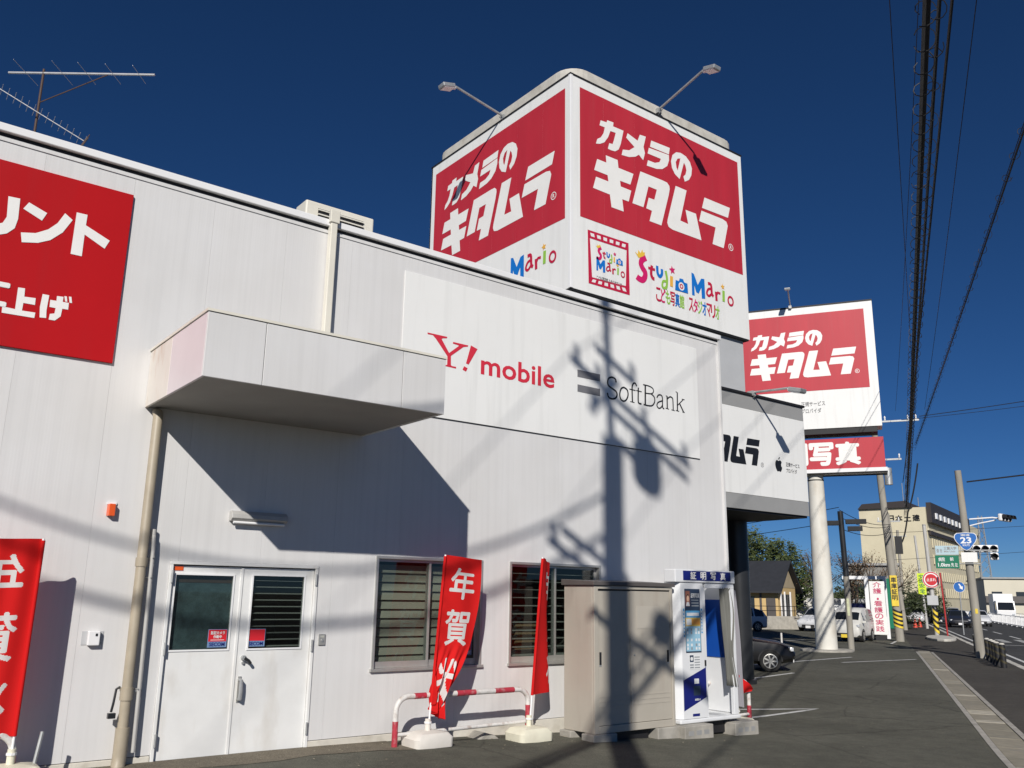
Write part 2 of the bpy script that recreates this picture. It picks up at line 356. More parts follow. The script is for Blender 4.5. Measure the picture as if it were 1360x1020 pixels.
# kerb stones
kerb = struct(bpy.data.objects.new('kerb', None)); COL.objects.link(kerb)
mbk = MB(); mbk.obox((0, 0, -.08), DR, NR, UP, .49, .11, .088, M['concrete_pale']); k0 = mbk.build('kerb_stone', kerb, local=True, bev=.012)
k0.location = gSQ(24.5, 12.61)
for i in range(1, 70): copy_of(k0, 'kerb_stone', kerb, gSQ(24.5+i, 12.61, random.uniform(-.006, .006)))
# drain channel with cover slabs
drain = struct(bpy.data.objects.new('drain_channel', None)); COL.objects.link(drain)
def strip_box(name, s0, s1, q0, q1, z0, z1, mt, parent, st=.5):
    mb = MB(); ss = rng(s0, s1, st); pr = [(q0, z0), (q1, z0), (q1, z1), (q0, z1)]
    vs = [gSQ(s, q, z) for s in ss for q, z in pr]
    fs = [(i*4+k, i*4+(k+1) % 4, (i+1)*4+(k+1) % 4, (i+1)*4+k) for i in range(len(ss)-1) for k in range(4)]
    mb.add(vs, fs, mt); return mb.build(name, parent)
strip_box('channel_edge', -40, 36.2, 9.75, 9.84, -.2, .008, M['concrete'], drain); strip_box('channel_edge', -40, 36.2, 10.31, 10.40, -.2, .008, M['concrete'], drain)
strip_box('channel_bed', -40, 36.2, 9.84, 10.31, -.24, -.06, M['dark'], drain)
slabm = [mat('drain_slab_'+str(i), c, .9, .15, 6, .4, 50, dirt=((.2, .19, .17), .6, 4, (1, 1, 1))) for i, c in enumerate(((.265, .24, .185), (.30, .275, .215), (.235, .215, .165), (.40, .37, .30)))]
random.seed(11); s = -8.0; proto = {}
while s < 36:
    L = .96; kind = random.choices((0, 1, 2, 3), (4, 3, 3, 1))[0]
    if kind == 3: L = .30
    p = gSQ(s+L/2, 10.075); d = (gSQ(s+L, 10.075)-gSQ(s, 10.075)).normalized()
    mb = MB(); up = NR.cross(d); up = up if up.z > 0 else -up
    mb.obox((0, 0, 0), d, NR, up, L/2-.008, .225, .05, slabm[kind]); o = mb.build('cover_slab', drain, local=True, bev=.008); o.location = p+Vector((0, 0, -.048+random.uniform(-.006, .004)))
    s += L
M['apron'] = asphalt('worn_concrete_apron', (.15, .13, .10), (.19, .165, .125))
mb = MB(); xa = rng(-2, 5.6, .4); n_ = len(xa); random.seed(5); fr = [-.52-.22*random.random() for _ in xa]
mb.add([(x, y, gz(x)+.004) for x, e in zip(xa, fr) for y in (e, -.013)], [(2*i, 2*i+2, 2*i+3, 2*i+1) for i in range(n_-1)], M['apron']); struct(mb.build('door_apron', recalc=False))
# painted lines 
def line(name, pts, w, mt=None, dz=.004):
    mb = MB(); q = []
    for a, b in zip(pts[:-1], pts[1:]):
        n = max(1, int((Vector(b)-Vector(a)).length/.5)); q += [Vector(a).lerp(Vector(b), i/n) for i in range(n)]
    q.append(Vector(pts[-1])); vs = []
    for i, p in enumerate(q):
        d = (q[min(i+1, len(q)-1)]-q[max(0, i-1)]).normalized(); n = Vector((-d.y, d.x))*w/2
        for t in (p+n, p-n): vs.append((t.x, t.y, gz(t.x)+dz))
    mb.add(vs, [(2*i, 2*i+1, 2*i+3, 2*i+2) for i in range(len(q)-1)], mt or M['line']); return struct(mb.build(name))
line('parking_line', [(12.9, .45), (15.35, .62), (14.2, 1.2), (13.2, 1.75)], .11)
line('parking_line', [(12.6, 3.9), (22.1, 5.86)], .12)
line('parking_line', [(22.8, 8.3), (30.2, 9.05)], .12); line('parking_line', [(27.3, 7.62), (31.4, 7.26)], .12)
line('parking_line', [(26.5, 12.4), (30.2, 13.2)], .12); line('parking_line', [(36.0, 17.5), (40.8, 18.3)], .12)
line('parking_line', [(41.5, 13.9), (46.8, 16.4)], .12)
line('asphalt_seam', [SQ(33.2, 3.0).to_2d(), SQ(35.9, 6.8).to_2d(), SQ(36.6, 9.2).to_2d(), SQ(35.4, 11.2).to_2d(), SQ(32.4, 12.45).to_2d()], .05, M['dark'], .003)
for q, w_, d0, d1 in ((13.35, .15, -20, 160), (22.4, .15, -20, 160)):
    line('road_edge_line', [SQ(d0, q).to_2d(), SQ(d1, q).to_2d()], w_, M['line'], -.116)
for i in range(16): line('lane_dash', [SQ(22+i*9.0, 16.4).to_2d(), SQ(27+i*9.0, 16.4).to_2d()], .15, M['line'], -.116)
for i in range(5): line('crossing_stripe', [SQ(52, 14.0+i*1.0).to_2d(), SQ(56.5, 14.0+i*1.0).to_2d()], .45, M['line_y'], -.116)
line('stop_line', [SQ(48.5, 13.6).to_2d(), SQ(48.5, 19.5).to_2d()], .4, M['line_y'], -.116)

# ------------------------------------------------------------------ store building
X0, X1, ZT = -7.0, 12.05, 6.30
store = thing('store_building', 'long white steel-clad store wall with flat roof, canopy, double door and two windows', 'building', (2.9, 0, 0))
OPEN = [(2.870, 4.585, -1, 2.005), (5.35, 6.975, .775, 2.152), (7.43, 9.14, .775, 2.152)]
def slabs(mb, x0, x1, z0, z1, y0, y1, mt):
    cuts = sorted({x0, x1} | {e for o in OPEN for e in o[:2] if x0 < e < x1})
    for a, b in zip(cuts[:-1], cuts[1:]):
        zs = [(z0, z1)]
        for o in OPEN:
            if o[0] <= (a+b)/2 <= o[1]:
                nz = []
                for p, q in zs:
                    if o[2] > p: nz.append((p, min(q, o[2])))
                    if o[3] < q: nz.append((max(p, o[3]), q))
                zs = nz
        for p, q in zs: mb.box(a, b, y0, y1, p, q, mt)
W = 0.905
n = int((X1-X0)/W)+1
for i in range(n):
    a = X0+i*W; b = min(a+W, X1)
    mb = MB(); slabs(mb, a+.0007, b-.0007, .065, ZT, 0, .021, M['siding']); mb.slope().build('wall_panel', store, recalc=False)
mb = MB(); slabs(mb, X0, X1-.002, -.35, ZT-.02, .024, .16, M['dark']); mb.slope().build('wall_core', store)
# plinth
for a, b in ((X0, 2.868), (4.588, 6.2), (6.203, 7.8), (7.803, 9.6), (9.603, X1)):
    mb = MB(); mb.box(a, b-.002, -.012, .022, -.45, .058, M['plinth']); mb.build('plinth_block', store, bev=.006)
mb = MB(); mb.box(X0, X1+.05, -.07, .26, 6.318, 6.405, M['white_clean']); mb.slope().build('parapet_cap', store, bev=.008)
mb = MB(); mb.box(X0, X1+.01, -.018, .24, 6.283, 6.316, M['dark']); mb.slope().build('shadow_gap_strip', store)  # black strip at the drip joint; the shadow gap's darkness is its colour
mb = MB(); mb.box(X0, X1+.01, -.012, .0-.001, 6.235, 6.281, M['siding']); mb.slope().build('parapet_trim', store)
mb = MB(); mb.box(X0, X1-.01, .2, 9.2, 5.93, 5.99, M['roof']); mb.build('roof', store)
mb = MB(); mb.box(X1-.12, X1, .165, 9.2, -.45, 6.19, M['siding']); mb.build('side_wall', store)
mb = MB(); mb.box(X0, X0+.12, .165, 9.2, -.45, 6.19, M['siding']); mb.build('side_wall', store)
mb = MB(); mb.box(X0, X1, 9.2, 9.35, -.45, 6.282, M['siding']); mb.build('rear_wall', store)
# corner trim at the far end
mb = MB(); mb.box(X1+.001, X1+.045, -.03, .16, .06, 6.281, M['siding']); mb.slope().build('corner_trim', store)
# rooms behind the openings
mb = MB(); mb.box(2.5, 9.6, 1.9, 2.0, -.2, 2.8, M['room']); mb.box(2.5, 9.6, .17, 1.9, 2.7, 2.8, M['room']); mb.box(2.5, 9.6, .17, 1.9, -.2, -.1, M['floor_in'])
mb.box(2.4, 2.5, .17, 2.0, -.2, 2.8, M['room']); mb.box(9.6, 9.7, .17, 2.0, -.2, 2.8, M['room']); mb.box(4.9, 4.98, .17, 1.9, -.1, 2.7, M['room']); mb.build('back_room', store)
# door
DX0, DX1, DM = 2.872, 4.583, 3.683
door = MB(); door.box(DX0, DX0+.035, -.018, .10, -.02, 1.965, M['white']); door.box(DX1-.035, DX1, -.018, .10, -.02, 1.965, M['white']); door.box(DX0, DX1, -.018, .10, 1.967, 2.003, M['white'])
door.box(DX0, DX1, .02, .12, -.06, -.022, M['alu'])
doorf = door.build('double_door', store, bev=.004)
def leaf(a, b, px0, px1, pz0, pz1):
    mb = MB()
    for x0, x1, z0, z1 in ((a, px0, -.015, 1.955), (px1, b, -.015, 1.955), (px0, px1, -.015, pz0), (px0, px1, pz1, 1.955)): mb.box(x0, x1, .022, .062, z0, z1, M['white'])
    mb.build('door_leaf', doorf)
    mb = MB()
    for x0, x1, z0, z1 in ((px0-.012, px0+.006, pz0-.012, pz1+.012), (px1-.006, px1+.012, pz0-.012, pz1+.012), (px0+.006, px1-.006, pz0-.012, pz0+.006), (px0+.006, px1-.006, pz1-.006, pz1+.012)): mb.box(x0, x1, .012, .0215, z0, z1, M['white_clean'])
    mb.build('glazing_bead', doorf)
    mb = MB(); mb.box(px0, px1, .034, .040, pz0, pz1, M['glass']); mb.build('pane', doorf)
leaf(DX0+.040, DM-.012, 2.948, 3.585, 1.078, 1.865); leaf(DM-.004, DX1-.040, 3.806, 4.43, 1.076, 1.876)
mb = MB(); mb.box(DM-.02, DM+.006, .010, .0212, -.01, 1.95, M['white']); mb.build('meeting_stile', doorf)
# back lining: frosted cloth on the left, slats on the right
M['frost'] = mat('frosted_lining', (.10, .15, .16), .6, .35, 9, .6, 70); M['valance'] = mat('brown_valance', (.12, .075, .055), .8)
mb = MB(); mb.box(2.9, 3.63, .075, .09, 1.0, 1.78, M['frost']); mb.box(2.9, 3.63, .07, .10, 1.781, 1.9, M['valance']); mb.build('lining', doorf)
for i in range(11):
    mb = MB(); z = 1.10+i*.072; mb.obox((4.12, .1, z), (1, 0, 0), Vector((0, 1, .1)).normalized(), Vector((0, -.1, 1)).normalized(), .33, .028, .003, M['blind_dark']); mb.build('slat', doorf)
for (x, z, w_) in ((3.36, 1.10, .21), (3.80, 1.10, .205)):
    mb = MB(); mb.box(x, x+w_, .0305, .033, z, z+.19, M['sticker_blue']); mb.box(x+.006, x+w_-.006, .029, .0302, z+.062, z+.184, M['sticker_red'])
    put_text(mb, 'SECOM', (0, .0285, 0), (1, 0, 0), (0, 0, 1), (x+.02, z+.012, x+w_-.02, z+.052), M['navy'], .03)
    if x < 3.5:
        put_text(mb, '防犯カメラ', (0, .028, 0), (1, 0, 0), (0, 0, 1), (x+.03, z+.135, x+w_-.03, z+.17), M['white_clean'], .03); put_text(mb, '作動中', (0, .028, 0), (1, 0, 0), (0, 0, 1), (x+.06, z+.095, x+w_-.06, z+.128), M['white_clean'], .03)
        mb.box(x+.03, x+w_-.03, .0275, .0285, z+.075, z+.08, M['white_clean'])
    mb.build('security_sticker', doorf)
mb = MB(); mb.box(2.925, 3.02, .014, .021, 1.905, 1.95, M['orange_lens']); mb.build('orange_sticker', doorf)
mb = MB(); mb.tube([(3.765, .022, .985), (3.765, -.03, .985)], .026, M['steel'], 14); mb.tube([(3.765, -.028, .985), (3.81, -.04, .955), (3.835, -.04, .925)], .017, M['black'], 8); mb.tube([(3.765, .021, .93), (3.765, -.004, .93)], .014, M['steel'], 10); mb.build('door_lever', doorf, smooth=True)
mb = MB(); mb.tube([(3.745, .02, .76), (3.745, -.045, .75), (3.745, -.05, .66), (3.745, -.045, .56), (3.745, .02, .55)], .02, M['steel'], 8); mb.box(3.728, 3.765, .012, .0218, .52, .79, M['alu']); mb.build('pull_handle', doorf, smooth=True)
for x in (DX0+.028, DX1-.028):
    for z in (.20, 1.10, 1.84):
        mb = MB(); mb.tube([(x, -.028, z-.065), (x, -.028, z+.065)], .012, M['steel'], 8); mb.build('hinge', doorf, smooth=True)
# windows
def window(x0, x1, z0, z1, dark):
    mb = MB(); t = .035
    mb.box(x0, x0+t, -.016, .11, z0+t, z1-t, M['alu']); mb.box(x1-t, x1, -.016, .11, z0+t, z1-t, M['alu']); mb.box(x0, x1, -.016, .11, z1-t, z1, M['alu']); mb.box(x0-.02, x1+.02, -.04, .11, z0, z0+t, M['alu'])
    w_ = mb.build('window', store, bev=.003)
    xm = (x0+x1)/2; c = .03
    for k, (a, b, y) in enumerate(((x0+t, xm+.02, .035), (xm-.02, x1-t, .072))):
        mb = MB(); z0_, z1_ = z0+t+.002, z1-t-.002
        mb.box(a+.001, a+c, y, y+.03, z0_, z1_, M['alu']); mb.box(b-c, b-.001, y, y+.03, z0_, z1_, M['alu']); mb.box(a+c, b-c, y, y+.03, z0_, z0_+.075, M['alu']); mb.box(a+c, b-c, y, y+.03, z1_-.03, z1_, M['alu']); mb.build('sash', w_)
        mb = MB(); mb.box(a+c, b-c, y+.012, y+.017, z0_+.075, z1_-.03, M['glass']); mb.build('pane', w_)
    n = 11
    base = None
    for i in range(n):
        z = z0+.12+i*(z1-z0-.16)/n
        if base is None:
            mb = MB(); mb.obox((0, 0, 0), (1, 0, 0), Vector((0, .35, .94) if not dark else (0, 1, .08)).normalized(), Vector((0, -.94, .35) if not dark else (0, -.08, 1)).normalized(), (x1-x0)/2-.05, .0535 if not dark else .045, .003, M['blind_dark' if dark else 'blind']); base = mb.build('slat', w_, local=True); base.location = Vector((xm, .165, z))-store.location
        else: copy_of(base, 'slat', w_, Vector((xm, .165, z))-store.location)
    return w_
w1 = window(*OPEN[1], False); w2 = window(*OPEN[2], True)
mb = MB(); mb.box(6.70, 6.87, .068, .071, .93, 1.13, M['sticker_blue']); mb.box(6.71, 6.86, .0665, .0675, .99, 1.12, M['sticker_red']); put_text(mb, 'SECOM', (0, .0655, 0), (1, 0, 0), (0, 0, 1), (6.72, .94, 6.85, .98), M['white_clean'], .03); mb.build('security_sticker', w1)
mb = MB(); mb.box(7.9, 8.5, .45, .8, .95, 1.3, M['box']); mb.box(7.7, 9.0, .4, 1.2, .6, .95, M['blind_dark']); mb.build('shelf_goods', w2)
# canopy over the door
CX0, CX1, CY, CZ0, CZ1 = 2.430, 5.072, -1.86, 3.612, 4.235
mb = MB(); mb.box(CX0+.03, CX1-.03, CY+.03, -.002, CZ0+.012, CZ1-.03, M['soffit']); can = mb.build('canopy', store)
M['canopy_pink'] = mat('canopy_pinkish_panel', (.70, .635, .655), .42, .03, 2)
M['canopy_cream'] = mat('canopy_stained_panel', (.70, .66, .60), .45, .05, 2, dirt=((.45, .25, .12), .5, 3, (3, 3, 1)))
for a, b in ((CX0, 2.997), (3.003, 4.532), (4.538, CX1)):
    mb = MB(); mb.box(a, b, CY, CY+.028, CZ0, CZ1, M['siding']); mb.build('fascia_panel', can, bev=.004)
for x, ys_ in ((CX0, ((CY+.030, -.78, 'canopy_pink'), (-.775, -.004, 'canopy_cream'))), (CX1-.028, ((CY+.030, -.9, 'white'), (-.895, -.004, 'white')))):
    for a, b, k in ys_:
        mb = MB(); mb.box(x, x+.028, a, b, CZ0, CZ1, M[k]); mb.build('side_panel', can, bev=.004)
mb = MB()
mb.box(CX0-.012, CX1+.012, CY-.012, CY+.05, CZ1+.004, CZ1+.03, M['cream']); mb.box(CX0-.012, CX0+.05, CY+.052, -.003, CZ1+.004, CZ1+.03, M['cream']); mb.box(CX1-.05, CX1+.012, CY+.052, -.003, CZ1+.004, CZ1+.03, M['cream']); mb.build('top_flashing', can)
mb = MB(); mb.box(CX0+.06, CX1-.06, CY+.06, -.01, CZ1-.02, CZ1, M['roof']); mb.build('canopy_deck', can)
# pipes
def pipe(name, pts, r, mt, parent=None, n=12): mb = MB(); mb.tube(pts, r, mt, n); return mb.build(name, parent or store, smooth=True)
dp = pipe('downpipe', [(2.556, -.005, 3.57), (2.556, -.06, 3.56), (2.556, -.085, 3.50), (2.556, -.085, .35)], .052, M['pipe'])
pipe('pipe_socket', [(2.556, -.085, 2.02), (2.556, -.085, 1.93)], .060, M['pipe'], dp); pipe('pipe_socket', [(2.556, -.085, .74), (2.556, -.085, .62)], .062, M['pipe'], dp)
pipe('pipe_shoe', [(2.556, -.085, .36), (2.556, -.085, .10), (2.55, -.09, .03), (2.54, -.12, -.03)], .066, M['pipe'], dp)
mb = MB(); mb.tube([(2.50, -.02, .74), (2.45, -.1, .73), (2.43, -.13, .60), (2.42, -.12, .52)], .012, M['black'], 8); mb.box(2.39, 2.46, -.15, -.10, .46, .51, M['black']); mb.build('pipe_bracket', dp, smooth=True)
mb = MB(); mb.tube([(2.50, -.09, .70), (2.70, -.07, .70), (2.70, -.005, .70)], .010, M['steel'], 8); mb.build('pipe_clip', dp)
cd = pipe('conduit', [(2.655, -.03, 2.26), (2.655, -.075, 2.24), (2.66, -.08, 2.1), (2.68, -.08, .12)], .020, M['conduit'])
pipe('conduit_cap', [(2.655, -.05, 2.22), (2.655, -.05, 2.32)], .026, M['conduit'], cd)
for z in (2.02, 1.82, .72): pipe('conduit_saddle', [(2.63, -.005, z), (2.66, -.105, z), (2.70, -.005, z)], .008, M['steel'], cd, 6)
mb = MB(); mb.box(4.395, 4.485, -.115, -.022, 4.27, 6.44, M['cream']); rp = mb.build('rainwater_pipe', store, bev=.01)
mb = MB(); mb.box(4.375, 4.505, -.13, -.071, 6.30, 6.47, M['cream']); mb.build('pipe_hopper', rp, bev=.008)

# ------------------------------------------------------------------ fittings on the wall
mb = MB(); mb.prism([(2.175, -.001), (2.255, -.001), (2.245, -.07), (2.185, -.07)], 'z', 2.43, 2.555, M['orange_lens']); al = mb.build('alarm_light', bev=.006); tag(al, 'small orange alarm light on the white wall left of the downpipe', 'alarm light')
mb = MB(); mb.box(2.17, 2.262, -.02, -.001, 2.55, 2.575, M['white_clean']); mb.build('alarm_cap', al)
t = thing('sensor_box', 'small white plastic box on the wall left of the downpipe, at hip height', 'wall box', (2.187, 0, 1.15))
mb = MB(); mb.box(2.09, 2.29, -.006, -.0005, 1.155, 1.285, M['grey_light']); mb.build('back_plate', t); mb = MB(); mb.box(2.14, 2.25, -.062, -.0065, 1.15, 1.29, M['white_clean']); mb.build('cover', t, bev=.008); mb = MB(); mb.box(2.205, 2.225, -.066, -.0625, 1.24, 1.265, M['dark']); mb.build('eye', t)
t = thing('key_switch', 'small grey key switch plate right of the white double door', 'switch', (4.684, 0, 1.10))
mb = MB(); mb.box(4.64, 4.725, -.018, -.0005, 1.10, 1.225, M['alu']); mb.build('plate', t, bev=.004); mb = MB(); mb.tube([(4.683, -.0185, 1.155), (4.683, -.028, 1.155)], .016, M['steel'], 12); mb.build('key_cylinder', t)
mb = MB(); mb.box(4.66, 4.706, -.0205, -.0185, 1.185, 1.21, M['blind_dark']); mb.build('notice_strip', t)
t = thing('wall_lamp', 'long grey fluorescent lamp fixture on the wall above the double door', 'wall lamp', (3.78, 0, 2.45))
mb = MB(); mb.prism([(-.001, 2.46), (-.001, 2.57), (-.05, 2.575), (-.10, 2.535), (-.105, 2.49), (-.06, 2.46)], 'x', 3.46, 4.12, M['conduit']); mb.build('housing', t, bev=.006)
mb = MB(); mb.tube([(3.49, -.07, 2.445), (4.09, -.07, 2.445)], .015, M['white_clean'], 10); mb.build('tube', t, smooth=True)
# outlines traced in millimetres on the sign faces
ART = {
 'ka': [[[882,4180],[1064,4196],[1085,4259],[1280,4272],[1265,4171],[1594,4179],[1500,3818],[1433,3656],[1320,3569],[1199,3553],[1096,3556],[1139,3707],[1243,3722],[1284,3830],[1345,4036],[1180,4024],[1106,3844],[989,3676],[854,3591],[733,3555],[775,3682],[883,3760],[965,3892],[1008,4050],[846,4045]]],
 'me': [[[1724,4166],[2046,4090],[2124,4271],[2323,4291],[2238,3999],[2281,3855],[2217,3653],[2080,3746],[1963,3656],[1762,3579],[1520,3549],[1562,3696],[1766,3749],[1940,3890],[1676,4037]]],
 'ra': [[[2500,4255],[3138,4285],[3100,4102],[2456,4079]],[[2416,4038],[3099,4085],[3100,3951],[3032,3779],[2859,3641],[2662,3581],[2331,3556],[2376,3707],[2607,3717],[2765,3788],[2817,3890],[2370,3879]]],
 'no': [[[3360,4250],[3519,4288],[3708,4258],[3847,4156],[3913,4001],[3884,3815],[3790,3663],[3637,3567],[3592,3685],[3672,3769],[3709,3887],[3682,3995],[3628,4064],[3455,3578],[3288,3656],[3194,3787],[3167,3951],[3224,4128]]],
 'nohole': [[[3505,4135],[3400,4095],[3336,3985],[3352,3851],[3396,3784]]],
 'ki': [[[765,3193],[1043,3197],[1028,3372],[1394,3379],[1414,3194],[1889,3199],[1783,2902],[1458,2893],[1479,2759],[1808,2759],[1722,2467],[1519,2463],[1559,2176],[1185,2171],[1140,2458],[637,2463],[727,2755],[1098,2759],[1077,2904],[674,2901]]],
 'ta': [[[2115,3338],[2870,3349],[3008,3341],[3081,3281],[3092,3201],[3051,3033],[2772,2189],[2381,2187],[2470,2463],[2282,2473],[2370,2760],[2558,2767],[2649,3046],[2372,3043],[2191,2471],[1838,2465]]],
 'mu': [[[3303,3351],[3689,3352],[3430,2500],[3705,2489],[3627,2832],[3998,2840],[4164,2200],[3156,2190],[3019,2223],[2976,2312],[2990,2398]]],
 'ra2': [[[4338,3369],[5303,3377],[5211,3086],[4232,3064]],[[4206,2982],[5001,2989],[5139,2957],[5186,2857],[4988,2216],[4572,2215],[4712,2684],[4107,2682]]],
 'reg': [[5268,2312],[5274,2400]],
 'studio': [["s","magenta",104,[[2240,1260],[2127,1186],[2073,1078],[2130,976],[2200,904],[2196,792],[2113,698],[1995,707],[1937,737]]],["p","yellow",0,[[1893,1311],[1981,1278],[1998,1384],[2071,1324],[2125,1428],[2147,1362],[2214,1379],[2190,1292],[2008,1191]]],["s","crimson",59,[[2427,1118],[2393,934],[2432,826],[2499,813]]],["s","crimson",45,[[2303,1035],[2525,1038]]],["s","blue",57,[[2596,1153],[2606,986],[2674,916],[2745,993],[2749,1112]]],["s","green",51,[[2873,1102],[2910,924],[2897,750],[2856,657]]],["s","green",41,[[2888,846],[2785,830],[2747,726],[2794,665],[2877,707]]],["s","orange",69,[[3065,1018],[3054,764]]],["star","magenta",107,[[3096,1175]]],["p","blue",0,[[3198,959],[3310,956],[3339,1032],[3458,1037],[3488,970],[3601,962],[3615,722],[3172,712]]],["c","white",98,[[3391,844]]],["c","crimson",63,[[3391,844]]],["c","white",30,[[3391,844]]]],
 'mario': [["p","blue",0,[[3764,1282],[3846,1267],[3972,1020],[4103,1211],[4219,1227],[4225,733],[4103,712],[4097,979],[3995,809],[3912,826],[3848,986],[3851,725],[3759,721]]],["s","crimson",55,[[4343,1146],[4452,1133],[4473,919],[4531,861]]],["s","crimson",43,[[4473,1033],[4352,1005],[4288,889],[4359,834],[4459,904]]],["s","crimson",58,[[4626,1002],[4636,771]]],["s","crimson",43,[[4638,921],[4695,999],[4788,987]]],["s","green",63,[[4910,1092],[4899,813]]],["star","orange",78,[[4885,1187]]],["ring","crimson",103,[[5162,884]]]],
 'caption': [[2539,386],[4729,431],[2536,297]],
 'film': [[[474,1444],[1694,1461],[1705,247],[493,240]],[[537,1267],[1631,1278],[1589,433],[593,396]]],
 'mini': [[707,1169],[1504,882],[718,835],[1499,641],[721,502],[1463,513]],
 'Y': [[[5951,5158],[6271,5158],[6268,5137],[6200,5124],[6181,5108],[6311,4934],[6464,5061],[6459,5073],[6367,5080],[6369,5104],[6627,5102],[6621,5083],[6544,5062],[6342,4897],[6347,4767],[6365,4757],[6435,4757],[6432,4732],[6258,4737],[6261,4753],[6285,4761],[6284,4883],[6089,5095],[6036,5137],[5952,5135]],[[6672,5111],[6787,5078],[6642,4826],[6597,4836]],[[6568,4790],[6626,4770],[6601,4717],[6541,4736]]],
 'mobile': [[6853,4732],[8214,4748],[7506,5025],[7512,4727],[6856,4941],[6862,4734]],
 'soft': [[22,[[9505,5031],[9489,5083],[9416,5102],[9344,5072],[9318,5009],[9342,4951],[9434,4912],[9506,4877],[9521,4818],[9477,4765],[9400,4749],[9335,4766],[9309,4831]]],[21,[[9676,4978],[9616,4945],[9583,4858],[9600,4779],[9660,4749],[9726,4779],[9769,4863],[9751,4946],[9676,4978]]],[22,[[9867,4765],[9864,5003],[9891,5070],[9935,5088],[9971,5043]]],[13,[[9803,4970],[9943,4965]]],[11,[[9815,4764],[9914,4760]]],[22,[[10009,5026],[9999,4804],[10024,4763],[10074,4764]]],[13,[[9958,4970],[10084,4966]]],[26,[[10171,5091],[10162,4764]]],[16,[[10121,5094],[10264,5090],[10348,5063],[10362,5009],[10305,4968],[10167,4958]]],[19,[[10305,4968],[10377,4923],[10386,4845],[10332,4776],[10254,4757],[10122,4759]]],[19,[[10442,4920],[10476,4970],[10542,4980],[10574,4937],[10575,4780],[10613,4758]]],[18,[[10575,4889],[10469,4846],[10438,4789],[10477,4749],[10534,4767],[10572,4816]]],[22,[[10690,4987],[10687,4768]]],[19,[[10693,4939],[10760,4984],[10817,4973],[10831,4927],[10832,4764]]],[11,[[10646,4774],[10728,4766]]],[11,[[10788,4766],[10871,4760]]],[11,[[10658,4987],[10695,4984]]],[22,[[10946,5088],[10936,4760]]],[11,[[10904,5095],[10950,5089]]],[11,[[10895,4770],[10979,4764]]],[14,[[11092,4987],[10945,4865]]],[22,[[10994,4905],[11092,4765]]],[11,[[11055,4989],[11126,4987]]],[11,[[11059,4767],[11120,4762]]]],
 'bars': [[[8679,5104],[9156,5105],[9155,4990],[8679,4988]],[[8679,4868],[9153,4868],[9152,4751],[8678,4754]]],
 'rin': [[[859,5598],[966,5603],[976,5380],[959,5272],[898,5198],[811,5156],[787,5268],[847,5301],[874,5373]],[[1050,5587],[1228,5518],[1191,5423],[1007,5504]],[[1394,5566],[1474,5511],[1398,5348],[1294,5233],[1185,5173],[1040,5141],[1019,5243],[1153,5273],[1260,5344],[1337,5436]],[[1502,5608],[1609,5610],[1607,5489],[1860,5379],[1819,5276],[1607,5382],[1609,5134],[1500,5134]]],
 'age': [[[1072,4658],[1134,4662],[1139,4574],[1242,4581],[1244,4508],[1139,4507],[1137,4425],[1258,4429],[1256,4371],[964,4366],[961,4431],[1075,4427]],[[907,4587],[949,4575],[949,4520],[909,4515]],[[1298,4639],[1360,4639],[1355,4476],[1362,4393],[1302,4387],[1291,4496]],[[1375,4593],[1433,4595],[1431,4647],[1493,4652],[1492,4597],[1551,4598],[1552,4524],[1497,4523],[1492,4438],[1444,4383],[1387,4382],[1390,4444],[1431,4457],[1435,4516],[1377,4517]],[[1499,4662],[1523,4663],[1534,4606],[1514,4606]],[[1542,4667],[1566,4668],[1580,4603],[1556,4602]]],
}
# ------------------------------------------------------------------ sign art (outlines in millimetres)
def mm(p): return [(a/1000, b/1000) for a, b in p]
def put_logo(parent, o, u, v, mt, which=('ka', 'me', 'ra', 'no', 'ki', 'ta', 'mu', 'ra2', 'reg'), f=lambda x, y: (x, y)):
    for k in which:
        mb = MB()
        if k == 'reg':
            c, e = [f(*p) for p in mm(ART['reg'])]; r = (e[1]-c[1])*1.05
            mb.poly(o, u, v, circle(*c, r, n=20), mt, [circle(*c, r*.8, n=20)])
            put_text(mb, 'R', o, u, v, (c[0]-r*.36, c[1]-r*.5, c[0]+r*.4, c[1]+r*.5), mt, .02)
            mb.build('registered_mark', parent, recalc=False); continue
        for i, pl in enumerate(ART[k]):
            hs = [[f(*p) for p in mm(ART['nohole'][0])]] if k == 'no' else []
            mb.poly(o, u, v, [f(*p) for p in mm(pl)], mt, hs)
        mb.build('letter', parent, recalc=False)
def put_art(mb, o, u, v, items, f=lambda x, y: (x, y), sc=1.0):
    n = Vector(u).cross(Vector(v))
    for i, (k, c, wd, pts) in enumerate(items):
        P = [f(*p) for p in mm(pts)]; wd = wd/1000*sc*(1.4 if k == 's' else 1.0); oo = Vector(o)+n*(.0006*i)
        if k == 's': put_stroke(mb, oo, u, v, P, wd, M[c])
        elif k == 'p': mb.poly(oo, u, v, P, M[c])
        elif k == 'star': mb.poly(oo, u, v, star(*P[0], wd), M[c])
        elif k == 'c': mb.poly(oo, u, v, circle(*P[0], wd), M['board' if c == 'white' else c])
        elif k == 'ring': mb.poly(oo, u, v, circle(*P[0], wd*1.15, wd*1.3), M[c], [circle(*P[0], wd*.68, wd*.8)])
